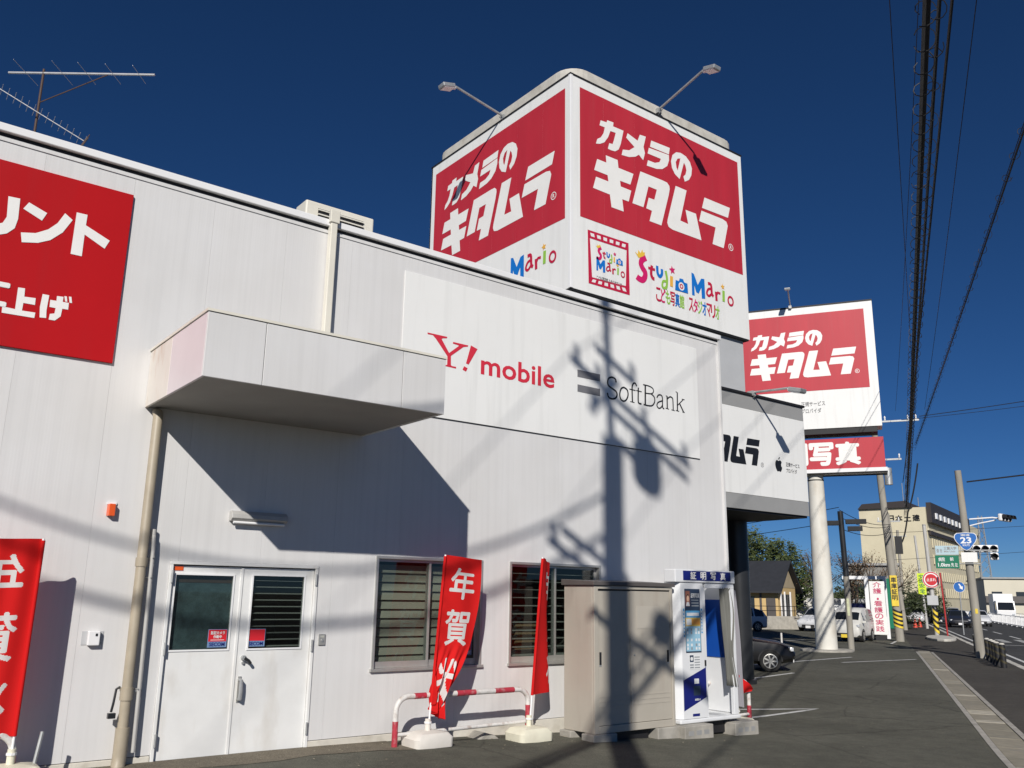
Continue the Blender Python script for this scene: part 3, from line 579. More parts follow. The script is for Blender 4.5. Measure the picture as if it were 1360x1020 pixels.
# red print sign on the left of the wall
t = thing('print_signboard', 'large red signboard with white katakana and kanji on the wall at far left', 'signboard', (0, -.03, 4.03))
mb = MB(); mb.box(-3.2, 2.045, -.032, -.003, 4.033, 5.978, M['redL']); mb.build('panel', t, bev=.003)
mb = MB()
for grp in (ART['rin'][:1], ART['rin'][1:3], ART['rin'][3:], ART['age'][:1], ART['age'][2:]):
    mb = MB()
    for pl in grp: mb.poly((0, -.036, 0), (1, 0, 0), (0, 0, 1), mm(pl), M['letter'])
    mb.build('letter', t, recalc=False)
mb = MB()
put_text(mb, 'プ', (0, -.036, 0), (1, 0, 0), (0, 0, 1), (-.30, 4.98, .42, 5.66), M['letter'], .05); mb.build('letter', t, recalc=False); mb = MB(); put_text(mb, '写真', (0, -.036, 0), (1, 0, 0), (0, 0, 1), (-2.6, 4.98, -.6, 5.68), M['letter'], .05)
mb.build('lettering', t, recalc=False); mb = MB(); put_text(mb, 'その場で仕', (0, -.036, 0), (1, 0, 0), (0, 0, 1), (-1.6, 4.42, .99, 4.80), M['letter'], .04)
mb.build('lettering', t, recalc=False)
# mobile phone sign
t = thing('mobile_signboard', 'wide white signboard with red and black mobile phone brand lettering beside the canopy', 'signboard', (8.5, -.03, 4.0))
mb = MB(); mb.box(5.565, 11.475, -.014, -.003, 4.008, 5.962, M['board']); mb.build('panel', t, bev=.003)
mb = MB(); mb.box(5.565, 11.475, -.013, -.003, 3.998, 4.006, M['dark']); mb.build('lower_edge', t)
mb = MB(); o_, u_, v_ = (0, -.017, 0), (1, 0, 0), (0, 0, 1)
for pl in ART['Y']: mb.poly(o_, u_, v_, mm(pl), M['letter_red'])
mb.build('red_emblem', t, recalc=False); mb = MB()
mo = mm(ART['mobile']); put_text(mb, 'mobile', o_, u_, v_, (mo[0][0], mo[3][1]-.005, mo[1][0], mo[2][1]), M['letter_red'], .018, spacing=1.02)
mb.build('red_lettering', t, recalc=False); mb = MB()
for wd, pl in ART['soft']: put_stroke(mb, o_, u_, v_, mm(pl), wd/1000*1.3, M['letter_black'])
mb.build('black_lettering', t, recalc=False)
for pl in ART['bars']: mb = MB(); mb.poly(o_, u_, v_, mm(pl), M['letter_grey']); mb.build('grey_bar', t, recalc=False)

# ------------------------------------------------------------------ sign tower on the roof
TX0, TX1, TY0, TY1, TZ0, TZ1 = 11.195, 17.05, 3.0, 8.63, 7.885, 12.84
tower = thing('sign_tower', 'big square white and red rooftop sign tower with katakana logo on its faces', 'sign tower', (14.1, 5.8, 6.37))
mb = MB(); mb.box(TX0+.12, TX1-.12, TY0+.12, TY1-.12, 6.0, TZ0-.012, M['grey_light']); mb.build('skirt', tower)
mb = MB(); mb.box(TX0+.05, TX1-.05, TY0+.05, TY1-.05, TZ0, TZ1-.05, M['grey']); mb.build('core', tower)
mb = MB(); mb.box(TX0+.02, TX1-.02, TY0+.02, TY1-.02, TZ0-.035, TZ0-.008, M['dark']); mb.build('lower_gasket', tower)
# face panels
NP = 6
for i in range(NP):
    a = TX0+(TX1-TX0)*i/NP; b = TX0+(TX1-TX0)*(i+1)/NP
    mb = MB(); mb.box(a+(0 if i == 0 else .0015), b-.0015, TY0, TY0+.045, TZ0, TZ1, M['board']); mb.build('face_panel', tower)
    a = TY0+.046+(TY1-TY0-.046)*i/NP; b = TY0+.046+(TY1-TY0-.046)*(i+1)/NP
    mb = MB(); mb.box(TX0, TX0+.045, a+.0015, b-.0015, TZ0, TZ1, M['board']); mb.build('face_panel', tower)
for nm, (x0, x1, y0, y1) in (('rear_face', (TX0, TX1, TY1-.045, TY1)), ('side_face', (TX1-.045, TX1, TY0+.046, TY1-.046))):
    mb = MB(); mb.box(x0, x1, y0, y1, TZ0, TZ1, M['board']); mb.build(nm, tower)
fo = Vector((11.2, TY0-.004, 7.85)); fu, fv = (1, 0, 0), (0, 0, 1)
for i in range(NP):
    a = max(.262, (TX1-TX0)*i/NP-.005); b = min(5.70, (TX1-TX0)*(i+1)/NP-.005)
    za = lambda x: 1.668+.06*(x/5.7); zb = lambda x: 4.745+.12*(x/5.7)
    mb = MB(); mb.poly(fo, fu, fv, [(a+.0004, 1.69), (b-.0004, 1.69), (b-.0004, 4.77), (a+.0004, 4.77)], M['red']); mb.build('red_film', tower, recalc=False)
put_logo(tower, fo+Vector((0, -.004, 0)), fu, fv, M['letter'])
mb = MB(); oo = fo+Vector((0, -.001, 0)); put_art(mb, oo, fu, fv, ART['studio']); mb.build('studio_lettering', tower, recalc=False); mb = MB(); put_art(mb, oo, fu, fv, ART['mario']); mb.build('name_lettering', tower, recalc=False); mb = MB()
fl = ART['film']; A4 = mm(fl[0]); B4 = mm(fl[1]); mb.poly(oo, fu, fv, A4, M['crimson'], [B4])
def lerp2(p, q, t): return (p[0]+(q[0]-p[0])*t, p[1]+(q[1]-p[1])*t)
for (p0, p1, q0, q1) in ((A4[0], A4[1], B4[0], B4[1]), (A4[3], A4[2], B4[3], B4[2])):
    for k in range(6):
        t0, t1 = (k+.28)/6.2, (k+.86)/6.2
        c = [lerp2(lerp2(p0, q0, .30), lerp2(p1, q1, .30), t0), lerp2(lerp2(p0, q0, .30), lerp2(p1, q1, .30), t1), lerp2(lerp2(p0, q0, .72), lerp2(p1, q1, .72), t1), lerp2(lerp2(p0, q0, .72), lerp2(p1, q1, .72), t0)]
        mb.poly(oo+Vector((0, -.001, 0)), fu, fv, c, M['board'])
def bbox(items): xs = [p[0]/1000 for i in items for p in i[3]]; ys = [p[1]/1000 for i in items for p in i[3]]; return min(xs), min(ys), max(xs), max(ys)
mini = mm(ART['mini'])
for items, (p, q) in ((ART['studio'], (mini[0], mini[1])), (ART['mario'], (mini[2], mini[3]))):
    x0, y0, x1, y1 = bbox(items); sx = (q[0]-p[0])/(x1-x0); cy = (p[1]+q[1])/2; sy = sx*1.0
    put_art(mb, oo, fu, fv, items, lambda x, y: (p[0]+(x-x0)*sx, cy+(y-(y0+y1)/2)*sy), sx)
mb.build('film_frame_print', tower, recalc=False); mb = MB()
cap = mm(ART['caption']); ca, cb = cap[0], cap[1]
chars = 'こども写真館 スタジオマリオ'; cols = ['crimson', 'magenta', 'green', 'crimson', 'blue', 'green', None, 'crimson', 'magenta', 'green', 'blue', 'crimson', 'crimson', 'green']
cw = (cb[0]-ca[0])/len(chars)
for i, ch in enumerate(chars):
    if ch == ' ': continue
    y = ca[1]+.08; put_text(mb, ch, oo, fu, fv, (ca[0]+i*cw+.005, y-.15, ca[0]+(i+1)*cw-.005, y+.17), M[cols[i]], .05)
mb.build('caption', tower, recalc=False); mb = MB(); put_text(mb, chars, oo, fu, fv, (mini[4][0], mini[4][1]-.12, mini[5][0], mini[4][1]-.03), M['letter_grey'], .02)
mb.build('mini_caption', tower, recalc=False)
# left face
lo = Vector((TX0-.004, 8.634, 7.85)); lu, lv = (0, -1, 0), (0, 0, 1)
for i in range(NP):
    L_ = TY1-TY0; a = max(.22, L_*i/NP+.004); b = min(5.46, L_*(i+1)/NP+.004)
    mb = MB(); mb.poly(lo, lu, lv, [(a+.0004, 1.63), (b-.0004, 1.63), (b-.0004, 4.72), (a+.0004, 4.72)], M['red']); mb.build('red_film', tower, recalc=False)
lf = lambda x, y: (x*.967-.01, y-.03)
put_logo(tower, lo+Vector((-.004, 0, 0)), lu, lv, M['letter'], f=lf)
mb = MB(); x0, y0, x1, y1 = bbox(ART['mario']); sf = (5.06-3.58)/(x1-x0)
put_art(mb, lo+Vector((-.001, 0, 0)), lu, lv, ART['mario'], lambda x, y: (3.58+(x-x0)*sf, 1.0+(y-(y0+y1)/2)*sf), sf)
mb.build('name_lettering', tower, recalc=False); mb = MB(); x0, y0, x1, y1 = bbox(ART['studio']); put_art(mb, lo+Vector((-.001, 0, 0)), lu, lv, ART['studio'], lambda x, y: (1.6+(x-x0)*sf, 1.0+(y-(y0+y1)/2)*sf), sf)
mb.build('studio_lettering', tower, recalc=False)
mb = MB(); mb.box(TX0-.012, TX0+.06, TY0-.012, TY0+.06, TZ0, TZ1+.01, M['white_clean']); mb.build('corner_trim', tower, bev=.006)
def rrect(x0, x1, y0, y1, r, n=6):
    pts = []
    for cx, cy, a in ((x1-r, y1-r, 0), (x0+r, y1-r, 90), (x0+r, y0+r, 180), (x1-r, y0+r, 270)):
        pts += [(cx+r*math.cos(R(a+90*k/n)), cy+r*math.sin(R(a+90*k/n))) for k in range(n+1)]
    return pts
mb = MB(); mb.box(TX0-.02, TX1+.02, TY0-.02, TY1+.02, TZ1, TZ1+.03, M['dark']); mb.build('top_edge', tower)
mb = MB(); mb.prism(rrect(TX0+.05, TX1-.05, TY0+.05, TY1-.05, .5), 'z', TZ1+.03, TZ1+.33, M['concrete_pale']); mb.build('top_cap', tower, bev=.03)
def floodlight(label, base, end, d, group='sign floodlights on arms'):
    base, end, d = Vector(base), Vector(end), Vector(d)
    t = thing('sign_floodlight', label, 'floodlight', base, group=group); s_ = d.cross(UP)
    mb = MB(); mb.tube([base, base+(end-base)*.5, end], .028, M['steel'], 8); mb.build('arm', t, smooth=True)
    mb = MB(); mb.obox(base+Vector((0, 0, -.03)), d, s_, UP, .09, .06, .06, M['steel']); mb.tube([base+d*.02, base+(end-base)*.12-UP*.08, base-UP*.14], .015, M['steel'], 6); mb.build('bracket', t)
    mb = MB(); c = end+d*.02; mb.tube([c-UP*.03, c+d*.10-UP*.06], .05, M['white_clean'], 8); mb.build('joint', t)
    a = (d-UP*.28).normalized(); b = s_; n = a.cross(b); n = n if n.z > 0 else -n
    mb = MB(); c = end+d*.24-UP*.09; mb.obox(c, a, b, n, .17, .12, .05, M['steel']); mb.build('lamp_head', t, bev=.02); mb = MB(); mb.obox(c-n*.056, a, b, n, .14, .10, .006, M['white_clean']); mb.build('lens', t)
    return t
floodlight('floodlight on a pale arm on the right-hand face of the rooftop sign tower', (14.0, 3.06, 13.02), (14.0, 1.62, 13.38), (0, -1, 0))
floodlight('floodlight on a pale arm on the left-hand face of the rooftop sign tower', (11.27, 5.48, 12.95), (9.82, 5.48, 13.20), (-1, 0, 0))

# ------------------------------------------------------------------ entrance wing
wing = thing('entrance_canopy', 'white and grey entrance canopy on black round columns, black katakana logo on its front', 'canopy', (15.3, 5.8, -.32))
FX1 = 18.62
mb = MB(); mb.box(12.12, FX1-.02, 2.74, 9.1, 3.70, 6.33, M['grey']); mb.build('box', wing)
for nm, z0, z1, k, y in (('upper_band', 6.01, 6.345, 'grey', 2.70), ('name_board', 4.005, 6.005, 'board', 2.695), ('lower_band', 3.665, 4.0, 'grey', 2.70)):
    mb = MB(); mb.box(12.11, FX1, y, 2.735, z0, z1, M[k]); mb.build(nm, wing, bev=.004)
mb = MB(); mb.box(12.11, FX1+.03, 2.66, 9.12, 6.348, 6.40, M['dark']); mb.build('top_edge', wing)
mb = MB(); mb.box(12.13, FX1-.03, 2.75, 9.08, 3.62, 3.695, M['dark']); mb.build('soffit', wing)
# far end of the building seen beyond the columns
lo2 = Vector((0, 2.690, 0)); k2 = (16.833-15.794)/((5.303-2.976)); kz = (5.306-4.685)/(3.355-2.19)
ff = lambda x, y: (15.70+(x-2.976)*k2*1.07, 4.685+(y-2.19)*kz)
mb = MB(); put_logo(wing, lo2, (1, 0, 0), (0, 0, 1), M['letter_black'], ('ka', 'me', 'ra', 'no', 'ki', 'ta', 'mu', 'ra2'), lambda x, y: ff(x, y) if y < 3.45 else (ff(x, y)[0]-2.3+.2*x, 4.685+(y-3.55)*kz*1.4))
c = (16.86, 4.74); mb.poly(lo2, (1, 0, 0), (0, 0, 1), circle(*c, .055), M['letter_grey'], [circle(*c, .045)]); put_text(mb, 'R', lo2, (1, 0, 0), (0, 0, 1), (16.84, 4.715, 16.885, 4.768), M['letter_grey'])
mb.build('registered_mark', wing, recalc=False); mb = MB()
# fruit emblem with a bite and a leaf
ax, az, sA = 17.49, 4.80, .155
ap = [(.0, .62), (.22, .74), (.48, .76), (.72, .60), (.80, .42)]
bite = [(.66, .30), (.60, .05), (.66, -.18), (.84, -.32)]
low = [(.74, -.62), (.52, -.94), (.32, -1.02), (.10, -.93), (-.08, -.93), (-.28, -1.02), (-.48, -.92), (-.74, -.52), (-.86, -.05), (-.82, .38), (-.58, .70), (-.30, .76), (-.10, .67)]
mb.poly(lo2, (1, 0, 0), (0, 0, 1), [(ax+p[0]*sA, az+p[1]*sA) for p in ap+bite+low], M['letter_black'])
mb.poly(lo2, (1, 0, 0), (0, 0, 1), [(ax+p[0]*sA, az+p[1]*sA) for p in [(.0, .82), (.04, 1.05), (.16, 1.22), (.36, 1.32), (.34, 1.08), (.20, .90)]], M['letter_black'])
mb.build('fruit_emblem', wing, recalc=False); mb = MB(); put_text(mb, '正規サービス', lo2, (1, 0, 0), (0, 0, 1), (17.775, 4.80, 18.32, 4.90), M['letter_grey'], .015); put_text(mb, 'プロバイダ', lo2, (1, 0, 0), (0, 0, 1), (17.775, 4.655, 18.20, 4.755), M['letter_grey'], .015)
mb.build('small_print', wing, recalc=False)
for (x, y) in ((18.24, 4.62), (16.6, 7.9), (13.1, 5.2)):
    mb = MB(); mb.tube([(x, y, -.34), (x, y, -.22), (x, y, -.20), (x, y, 3.618)], [.34, .34, .285, .285], M['black'], 28); mb.build('column', wing, smooth=True)
floodlight('floodlight on a thin arm above the black logo on the entrance canopy', (16.63, 2.72, 6.44), (16.63, 1.72, 6.37), (0, -1, 0))

# ------------------------------------------------------------------ roadside pylon sign
PC = Vector((32.75, 11.72, -.32))
pyl = thing('pylon_sign', 'tall roadside pylon with red and white logo panel on a thick white column', 'pylon sign', PC)
def PU(u_, d_, z): return Vector((PC.x, PC.y, 0))+NR*u_+DR*d_+Vector((0, 0, z))
def pbox(name, u0, u1, d0, d1, z0, z1, mt, bev=.01): mb = MB(); mb.obox(PU((u0+u1)/2, (d0+d1)/2, (z0+z1)/2), NR, DR, UP, (u1-u0)/2, (d1-d0)/2, (z1-z0)/2, mt); return mb.build(name, pyl, bev=bev)
M['col_white'] = mat('stained_white_column', (.66, .64, .58), .55, .06, 2, dirt=((.40, .33, .24), .6, 1.6, (1, 1, .5)))
mb = MB(); mb.tube([PC, PC+UP*7.2, PC+UP*8.6], [.43, .315, .31], M['col_white'], 32); mb.build('column', pyl, smooth=True)
mb = MB(); mb.tube([PU(0, 0, 6.62), PU(0, 0, 6.66)], .335, M['dark'], 32); mb.build('column_band', pyl, smooth=True)
pbox('main_cabinet', -3.4, 2.79, -.52, .52, 8.78, 14.25, M['board'])
pbox('cabinet_base', -3.2, 2.6, -.48, .48, 8.55, 8.775, M['dark'], 0); pbox('cabinet_top', -3.41, 2.8, -.53, .53, 14.252, 14.32, M['dark'], 0)
pbox('lower_cabinet', -3.4, 2.79, -.46, .46, 7.06, 8.33, M['red']); pbox('lower_sill', -3.42, 2.85, -.5, .5, 6.90, 7.055, M['white_clean'], 0)
for d_ in (-.46, .46): mb = MB(); mb.tube([PU(-2.8, d_, 6.88), PU(2.85, d_, 6.88)], .03, M['dark'], 6); mb.build('cable_tray', pyl)
po = PU(0, -.526, 0); pu, pv = NR, UP
mb = MB(); mb.poly(po, pu, pv, [(-3.08, 10.45), (2.44, 10.45), (2.44, 13.93), (-3.08, 13.93)], M['red']); mb.build('red_film', pyl, recalc=False)
mb = MB(); s1 = 4.62/5.0; fp = lambda x, y: (-2.80+(x-.25)*s1*1.035, 10.74+(y-1.87)*s1*1.09)
put_logo(pyl, po-DR*.004, pu, pv, M['letter'], f=lambda x, y: (fp(x, y)[0], fp(x, y)[1]))
put_text(mb, '正規サービス', po-DR*.003, pu, pv, (-.35, 9.78, .62, 9.98), M['letter_grey'], .015); put_text(mb, 'プロバイダ', po-DR*.003, pu, pv, (-.35, 9.48, .45, 9.68), M['letter_grey'], .015)
mb.build('small_print', pyl, recalc=False)
po2 = PU(0, -.466, 0)
for i, ch in enumerate('証明写真'): mb = MB(); put_text(mb, ch, po2, pu, pv, (-2.20+i*1.04, 7.24, -1.30+i*1.04, 8.14), M['letter'], .06); mb.build('letter', pyl, recalc=False)
floodlight('floodlight on a short upright arm on top of the roadside pylon sign', PU(-.55, -.55, 14.33), PU(-.55, -1.35, 14.9), -DR)
mb = MB(); mb.tube([PU(-.55, -.3, 14.33), PU(-.6, -.5, 15.1)], .03, M['steel'], 6); mb.build('lamp_post', pyl)
mb = MB(); mb.prism([(PC.x+1.15*math.cos(a), PC.y+1.0*math.sin(a)) for a in [i*.4488 for i in range(14)]], 'z', -.4, -.24, M['concrete']); mb.build('footing', pyl, bev=.03)

# ------------------------------------------------------------------ roof things
t = thing('air_conditioner', 'cream outdoor air conditioner unit on the roof behind the parapet', 'air conditioner', (4.95, .75, 5.99))
mb = MB(); mb.box(4.42, 5.47, .80, 1.15, 6.22, 6.97, M['cream']); mb.build('housing', t, bev=.02)
mb = MB(); mb.box(4.60, 5.30, .793, .799, 6.3, 6.88, M['dark']); mb.build('grille_opening', t)
for i in range(9): mb = MB(); mb.box(4.60, 5.30, .775, .792, 6.32+i*.066, 6.338+i*.066, M['cream']); mb.build('grille_bar', t)
for x in (4.5, 5.3): mb = MB(); mb.box(x-.05, x+.05, .78, 1.17, 5.99, 6.22, M['steel']); mb.build('foot', t)
t = thing('tv_antenna', 'rusty television antenna mast with two aluminium arrays on the roof at far left', 'antenna', (1.07, .62, 5.99))
ad = Vector((.794, -.607, 0)); top = Vector((1.06, .62, 7.44))
mb = MB(); mb.tube([(1.07, .62, 5.99), top+UP*.05], .014, M['rust'], 8); mb.build('mast', t)
e0, e1 = top-ad*.40, top+ad*1.28
mb = MB(); mb.tube([e0, e1], .013, M['antenna'], 8); b_ = mb.build('boom', t)
side = Vector((-.50, -.62, .60)).normalized(); sd = Vector((.607, .794, 0))
for i, k in enumerate((-.2, .22, .5, .8, 1.1)):
    c = top+ad*k; l = .26-.02*i; mb = MB(); mb.tube([c-sd*l, c+sd*l], .003, M['antenna'], 5); mb.build('element', b_)
mb = MB(); mb.tube([top-UP*.38, top+ad*.74-UP*.01], .007, M['rust'], 6); mb.build('brace', t)
c0 = Vector((.62, .62, 7.10)); c1 = Vector((1.55, .42, 6.66))
mb = MB(); mb.tube([c0-(c1-c0)*.25, c1], .006, M['antenna'], 6); b2 = mb.build('small_boom', t)
dd = (c1-c0).normalized(); e = dd.cross(Vector((.5, .8, 0))).normalized(); e2 = dd.cross(e).normalized()
for i in range(15): c = c0+(c1-c0)*(i/14); mb = MB(); mb.tube([c-(e*.05+e2*.06), c+(e*.05+e2*.06)], .003, M['antenna'], 5); mb.build('element', b2)
mb = MB(); mb.obox(c1, e, e2, dd, .06, .012, .01, M['rust']); mb.tube([c1-e*.1, c1+e*.1], .006, M['rust'], 6); mb.build('reflector', b2)
# ------------------------------------------------------------------ storage cabinet
KX0, KX1, KY0, KY1, KZ0, KZ1 = 8.165, 9.70, -.90, -.30, -.035, 1.845
cab = thing('storage_cabinet', 'beige steel storage cabinet with sliding doors and brown lid, standing on concrete blocks', 'cabinet', (8.93, -.6, KZ0))
mb = MB(); mb.box(KX0, KX1, KY0+.03, KY1, KZ0, KZ1, M['cab']); mb.build('body', cab, bev=.008)
for x0, x1, z0, z1, nm in ((KX0, KX0+.075, KZ0, KZ1, 'frame_post'), (KX1-.05, KX1, KZ0, KZ1, 'frame_post'), (KX0+.077, KX1-.052, KZ1-.045, KZ1, 'frame_rail'), (KX0+.077, KX1-.052, KZ0, KZ0+.09, 'frame_rail')):
    mb = MB(); mb.box(x0, x1, KY0-.012, KY0+.029, z0, z1, M['cab']); mb.build(nm, cab, bev=.006)
mb = MB(); mb.box(KX0+.08, KX1-.055, KY0+.005, KY0+.029, KZ1-.062, KZ1-.047, M['dark']); mb.build('door_track', cab)
for a, b, y in ((KX0+.08, 8.87, KY0+.018), (8.855, KX1-.055, KY0+.004)):
    mb = MB(); mb.box(a, b, y, y+.010, KZ0+.095, KZ1-.064, M['cab']); dl = mb.build('sliding_door', cab, bev=.004)
    mb = MB(); mb.box(a+.03, b-.03, y-.004, y-.0005, KZ0+.44, KZ0+.455, M['cab']); mb.box(a+.03, b-.03, y-.004, y-.0005, KZ0+.38, KZ0+.395, M['cab']); mb.box(a+.03, b-.03, y-.004, y-.0005, KZ0+.32, KZ0+.335, M['cab']); mb.build('pressed_rib', dl)
    hx = a+.035 if a < 8.5 else b-.075
    mb = MB(); mb.box(hx, hx+.035, y-.006, y-.0005, .82, .98, M['dark']); mb.box(hx-.006, hx+.041, y-.004, y-.0003, .80, .815, M['steel']); mb.build('handle', dl)
mb = MB(); mb.box(8.98, 9.42, KY0+.0005, KY0+.0035, 1.28, 1.58, mat('label_ghost', (.455, .42, .36), .45)); mb.build('label_ghost', cab); mb = MB(); mb.tube([(8.92, KY0+.003, .93), (8.92, KY0-.008, .93)], .012, M['steel'], 10); mb.build('lock', cab)
mb = MB(); mb.prism([(KY0-.04, KZ1+.003), (KY0-.04, KZ1+.055), (KY1+.03, KZ1+.085), (KY1+.03, KZ1+.003)], 'x', KX0-.03, KX1+.03, M['cab_dark']); mb.build('lid', cab, bev=.006)
def block(name, label, x0, x1, y0, y1, h, ztop, mt=None, group='concrete blocks under the cabinet and booth', hollow=False):
    mb = MB(); mb.box(x0, x1, y0, y1, ztop-h, ztop, mt or M['concrete'])
    o = mb.build(name, bev=.012); tag(o, label, 'concrete block', group)
    if hollow:
        for k in range(3):
            a = x0+(x1-x0)*(.12+.27*k); mb = MB(); mb.box(a, a+(x1-x0)*.18, y0-.002, y0+.004, ztop-h*.66, ztop-h*.34, M['grey']); mb.build('core_hole', o)
    return o
block('concrete_block', 'grey concrete block under the front left corner of the beige cabinet', 8.1, 8.52, -.96, -.72, .17, KZ0-.002)
block('concrete_block', 'grey concrete block under the front right corner of the beige cabinet', 9.3, 9.74, -.95, -.70, .22, KZ0-.002)
block('concrete_block', 'grey concrete block under the rear left corner of the beige cabinet', 8.1, 8.5, -.5, -.28, .17, KZ0-.002)
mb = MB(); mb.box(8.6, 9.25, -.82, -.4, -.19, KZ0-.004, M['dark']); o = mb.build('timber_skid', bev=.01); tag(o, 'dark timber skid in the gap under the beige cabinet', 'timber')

# ------------------------------------------------------------------ photo booth
BX0, BX1, BY0, BY1, BZ0, BZ1 = 9.80, 11.13, -.90, -.16, -.03, 1.92
bo = thing('photo_booth', 'white and blue passport photo booth with grey curtain next to the beige cabinet', 'photo booth', (10.47, -.53, BZ0))
wm = mat('booth_enamel', (.72, .73, .74), .32, .03, 2)
mb = MB(); mb.box(BX0, BX0+.05, BY0+.09, BY1, BZ0+.06, BZ1, wm); mb.box(BX0, BX1, BY1-.03, BY1, BZ0+.06, BZ1-.003, wm); mb.box(BX1-.03, BX1, BY0+.02, BY1-.032, BZ0+.06, BZ1, wm); mb.build('shell', bo, bev=.01)
mb = MB(); mb.box(BX0, BX1, BY0-.015, BY1, BZ0, BZ0+.055, wm); mb.build('base_tray', bo, bev=.015)
mb = MB(); mb.prism([(BX0, BY0+.088), (BX0+.085, BY0), (10.385, BY0), (10.385, BY0+.088)], 'z', BZ0+.058, BZ1, wm); fp_ = mb.build('front_panel', bo, bev=.008)
mb = MB(); mb.box(10.39, 10.43, BY0+.01, BY0+.4, BZ0+.058, BZ1-.07, wm); mb.build('inner_jamb', bo)
mb = MB(); mb.box(10.435, BX1-.032, BY0+.005, BY0+.10, BZ1-.075, BZ1, wm); mb.box(11.0, BX1-.032, BY0, BY0+.06, BZ0+.058, BZ1-.078, wm); mb.build('side_post', bo, bev=.006)
mb = MB(); mb.box(BX0-.04, BX1-.02, BY0-.02, BY0+.20, BZ1+.003, BZ1+.19, wm); hd = mb.build('header', bo, bev=.012)
mb = MB(); mb.box(9.93, 11.0, BY0-.028, BY0-.021, 1.955, 2.09, M['navy'])
for i, ch in enumerate('証明写真'): put_text(mb, ch, (0, BY0-.032, 0), (1, 0, 0), (0, 0, 1), (10.08+i*.225, 1.968, 10.20+i*.225, 2.076), M['letter'], .03)
mb.build('name_plate', hd, recalc=False)
mb = MB(); mb.box(10.44, 11.09, BY1-.045, BY1-.032, .82, 1.68, M['royal']); mb.box(10.44, 11.09, BY1-.045, BY1-.032, 1.682, BZ1-.08, M['teal_dark']); mb.build('backdrop', bo)
mb = MB(); mb.box(11.085, BX1-.031, BY0+.07, BY1-.05, .82, 1.68, M['royal']); mb.build('side_backdrop', bo)
mb = MB(); mb.tube([(10.66, -.5, .02), (10.66, -.5, .40)], .07, wm, 14); mb.build('stool_post', bo, smooth=True); mb = MB(); mb.tube([(10.66, -.5, .40), (10.66, -.5, .45)], .16, M['grey_light'], 20); mb.build('stool_seat', bo, smooth=True)
# curtain with folds
mb = MB(); ncol, nrow = 48, 14; vs = []
for j in range(nrow+1):
    z = 1.86-1.42*j/nrow
    for i in range(ncol+1):
        t_ = i/ncol; x = 10.80+.10*j/nrow*.8+t_*(.22+.05*math.sin(j*.5)); y = BY0+.04+.028*math.sin(t_*26)+.012*math.sin(t_*9+j*.4); vs.append((x, y-.02, z-.03*t_*(j == nrow)))
mb.add(vs, [(j*(ncol+1)+i, j*(ncol+1)+i+1, (j+1)*(ncol+1)+i+1, (j+1)*(ncol+1)+i) for j in range(nrow) for i in range(ncol)], M['curtain']); cu = mb.build('curtain', bo, smooth=True, recalc=False)
md = cu.modifiers.new('thick', 'SOLIDIFY'); md.thickness = .004
mb = MB(); mb.tube([(10.43, BY0+.03, 1.865), (11.0, BY0+.03, 1.865)], .010, M['steel'], 8); mb.build('curtain_rail', bo)
# printed matter on the front
mb = MB(); Yp = BY0-.004
def pr(x0, x1, z0, z1, c, k=0): mb.poly((0, Yp-.0006*k, 0), (1, 0, 0), (0, 0, 1), [(x0, z0), (x1, z0), (x1, z1), (x0, z1)], c)
P_ = {k: mat('poster_'+k, c, .35) for k, c in dict(navy=(.03, .05, .09), cyan=(.10, .36, .62), sky=(.30, .52, .66), yel=(.78, .55, .12), org=(.75, .32, .06), wh=(.75, .76, .76), skin=(.62, .38, .27), hair=(.05, .03, .02), grey=(.28, .30, .32), red=(.6, .05, .05), brown=(.25, .1, .07)).items()}
pr(9.965, 10.30, .93, 1.83, P_['navy']); pr(9.975, 10.29, .95, 1.30, P_['sky'], 1); pr(9.975, 10.29, 1.30, 1.42, P_['yel'], 1); pr(9.975, 10.29, 1.42, 1.52, P_['cyan'], 1)
pr(9.985, 10.08, 1.58, 1.80, P_['brown'], 1); mb.poly((0, Yp-.0012, 0), (1, 0, 0), (0, 0, 1), circle(10.035, 1.70, .036, .055), P_['hair']); mb.poly((0, Yp-.0018, 0), (1, 0, 0), (0, 0, 1), circle(10.037, 1.69, .029, .045), P_['skin']); mb.poly((0, Yp-.0018, 0), (1, 0, 0), (0, 0, 1), [(9.99, 1.585), (10.075, 1.585), (10.06, 1.64), (10.01, 1.64)], P_['wh'])
put_text(mb, '証明写真', (0, Yp-.002, 0), (1, 0, 0), (0, 0, 1), (10.10, 1.70, 10.285, 1.77), P_['wh'], .02)
for z in (1.66, 1.62, 1.58): pr(10.11, 10.27, z, z+.018, P_['grey'], 2)
pr(10.0, 10.27, 1.445, 1.49, P_['wh'], 2); pr(9.99, 10.10, 1.315, 1.405, P_['wh'], 2); pr(10.11, 10.28, 1.32, 1.40, P_['org'], 2)
for x in (9.99, 10.075, 10.175, 10.235):
    for z in (1.19, 1.235, .97, 1.02, 1.09): pr(x, x+.035, z, z+.036, P_['wh' if (x*37+z*91) % 1 > .35 else 'grey'], 2)
pr(9.925, 9.955, 1.15, 1.55, P_['cyan'], 0); pr(10.31, 10.345, 1.20, 1.55, P_['cyan'], 0)
for i in range(7): pr(9.93, 9.95, 1.18+i*.05, 1.21+i*.05, P_['wh'], 1); pr(10.317, 10.338, 1.22+i*.045, 1.25+i*.045, P_['wh'], 1)
pr(10.03, 10.27, .70, .905, P_['wh']); pr(10.04, 10.12, .80, .895, P_['navy'], 1); mb.poly((0, Yp-.0014, 0), (1, 0, 0), (0, 0, 1), circle(10.08, .845, .028), P_['wh'])
for i in range(5): pr(10.14, 10.255, .715+i*.036, .73+i*.036, P_['grey'], 1)
pr(10.04, 10.12, .715, .735, P_['grey'], 1); pr(10.04, 10.12, .75, .77, P_['grey'], 1)
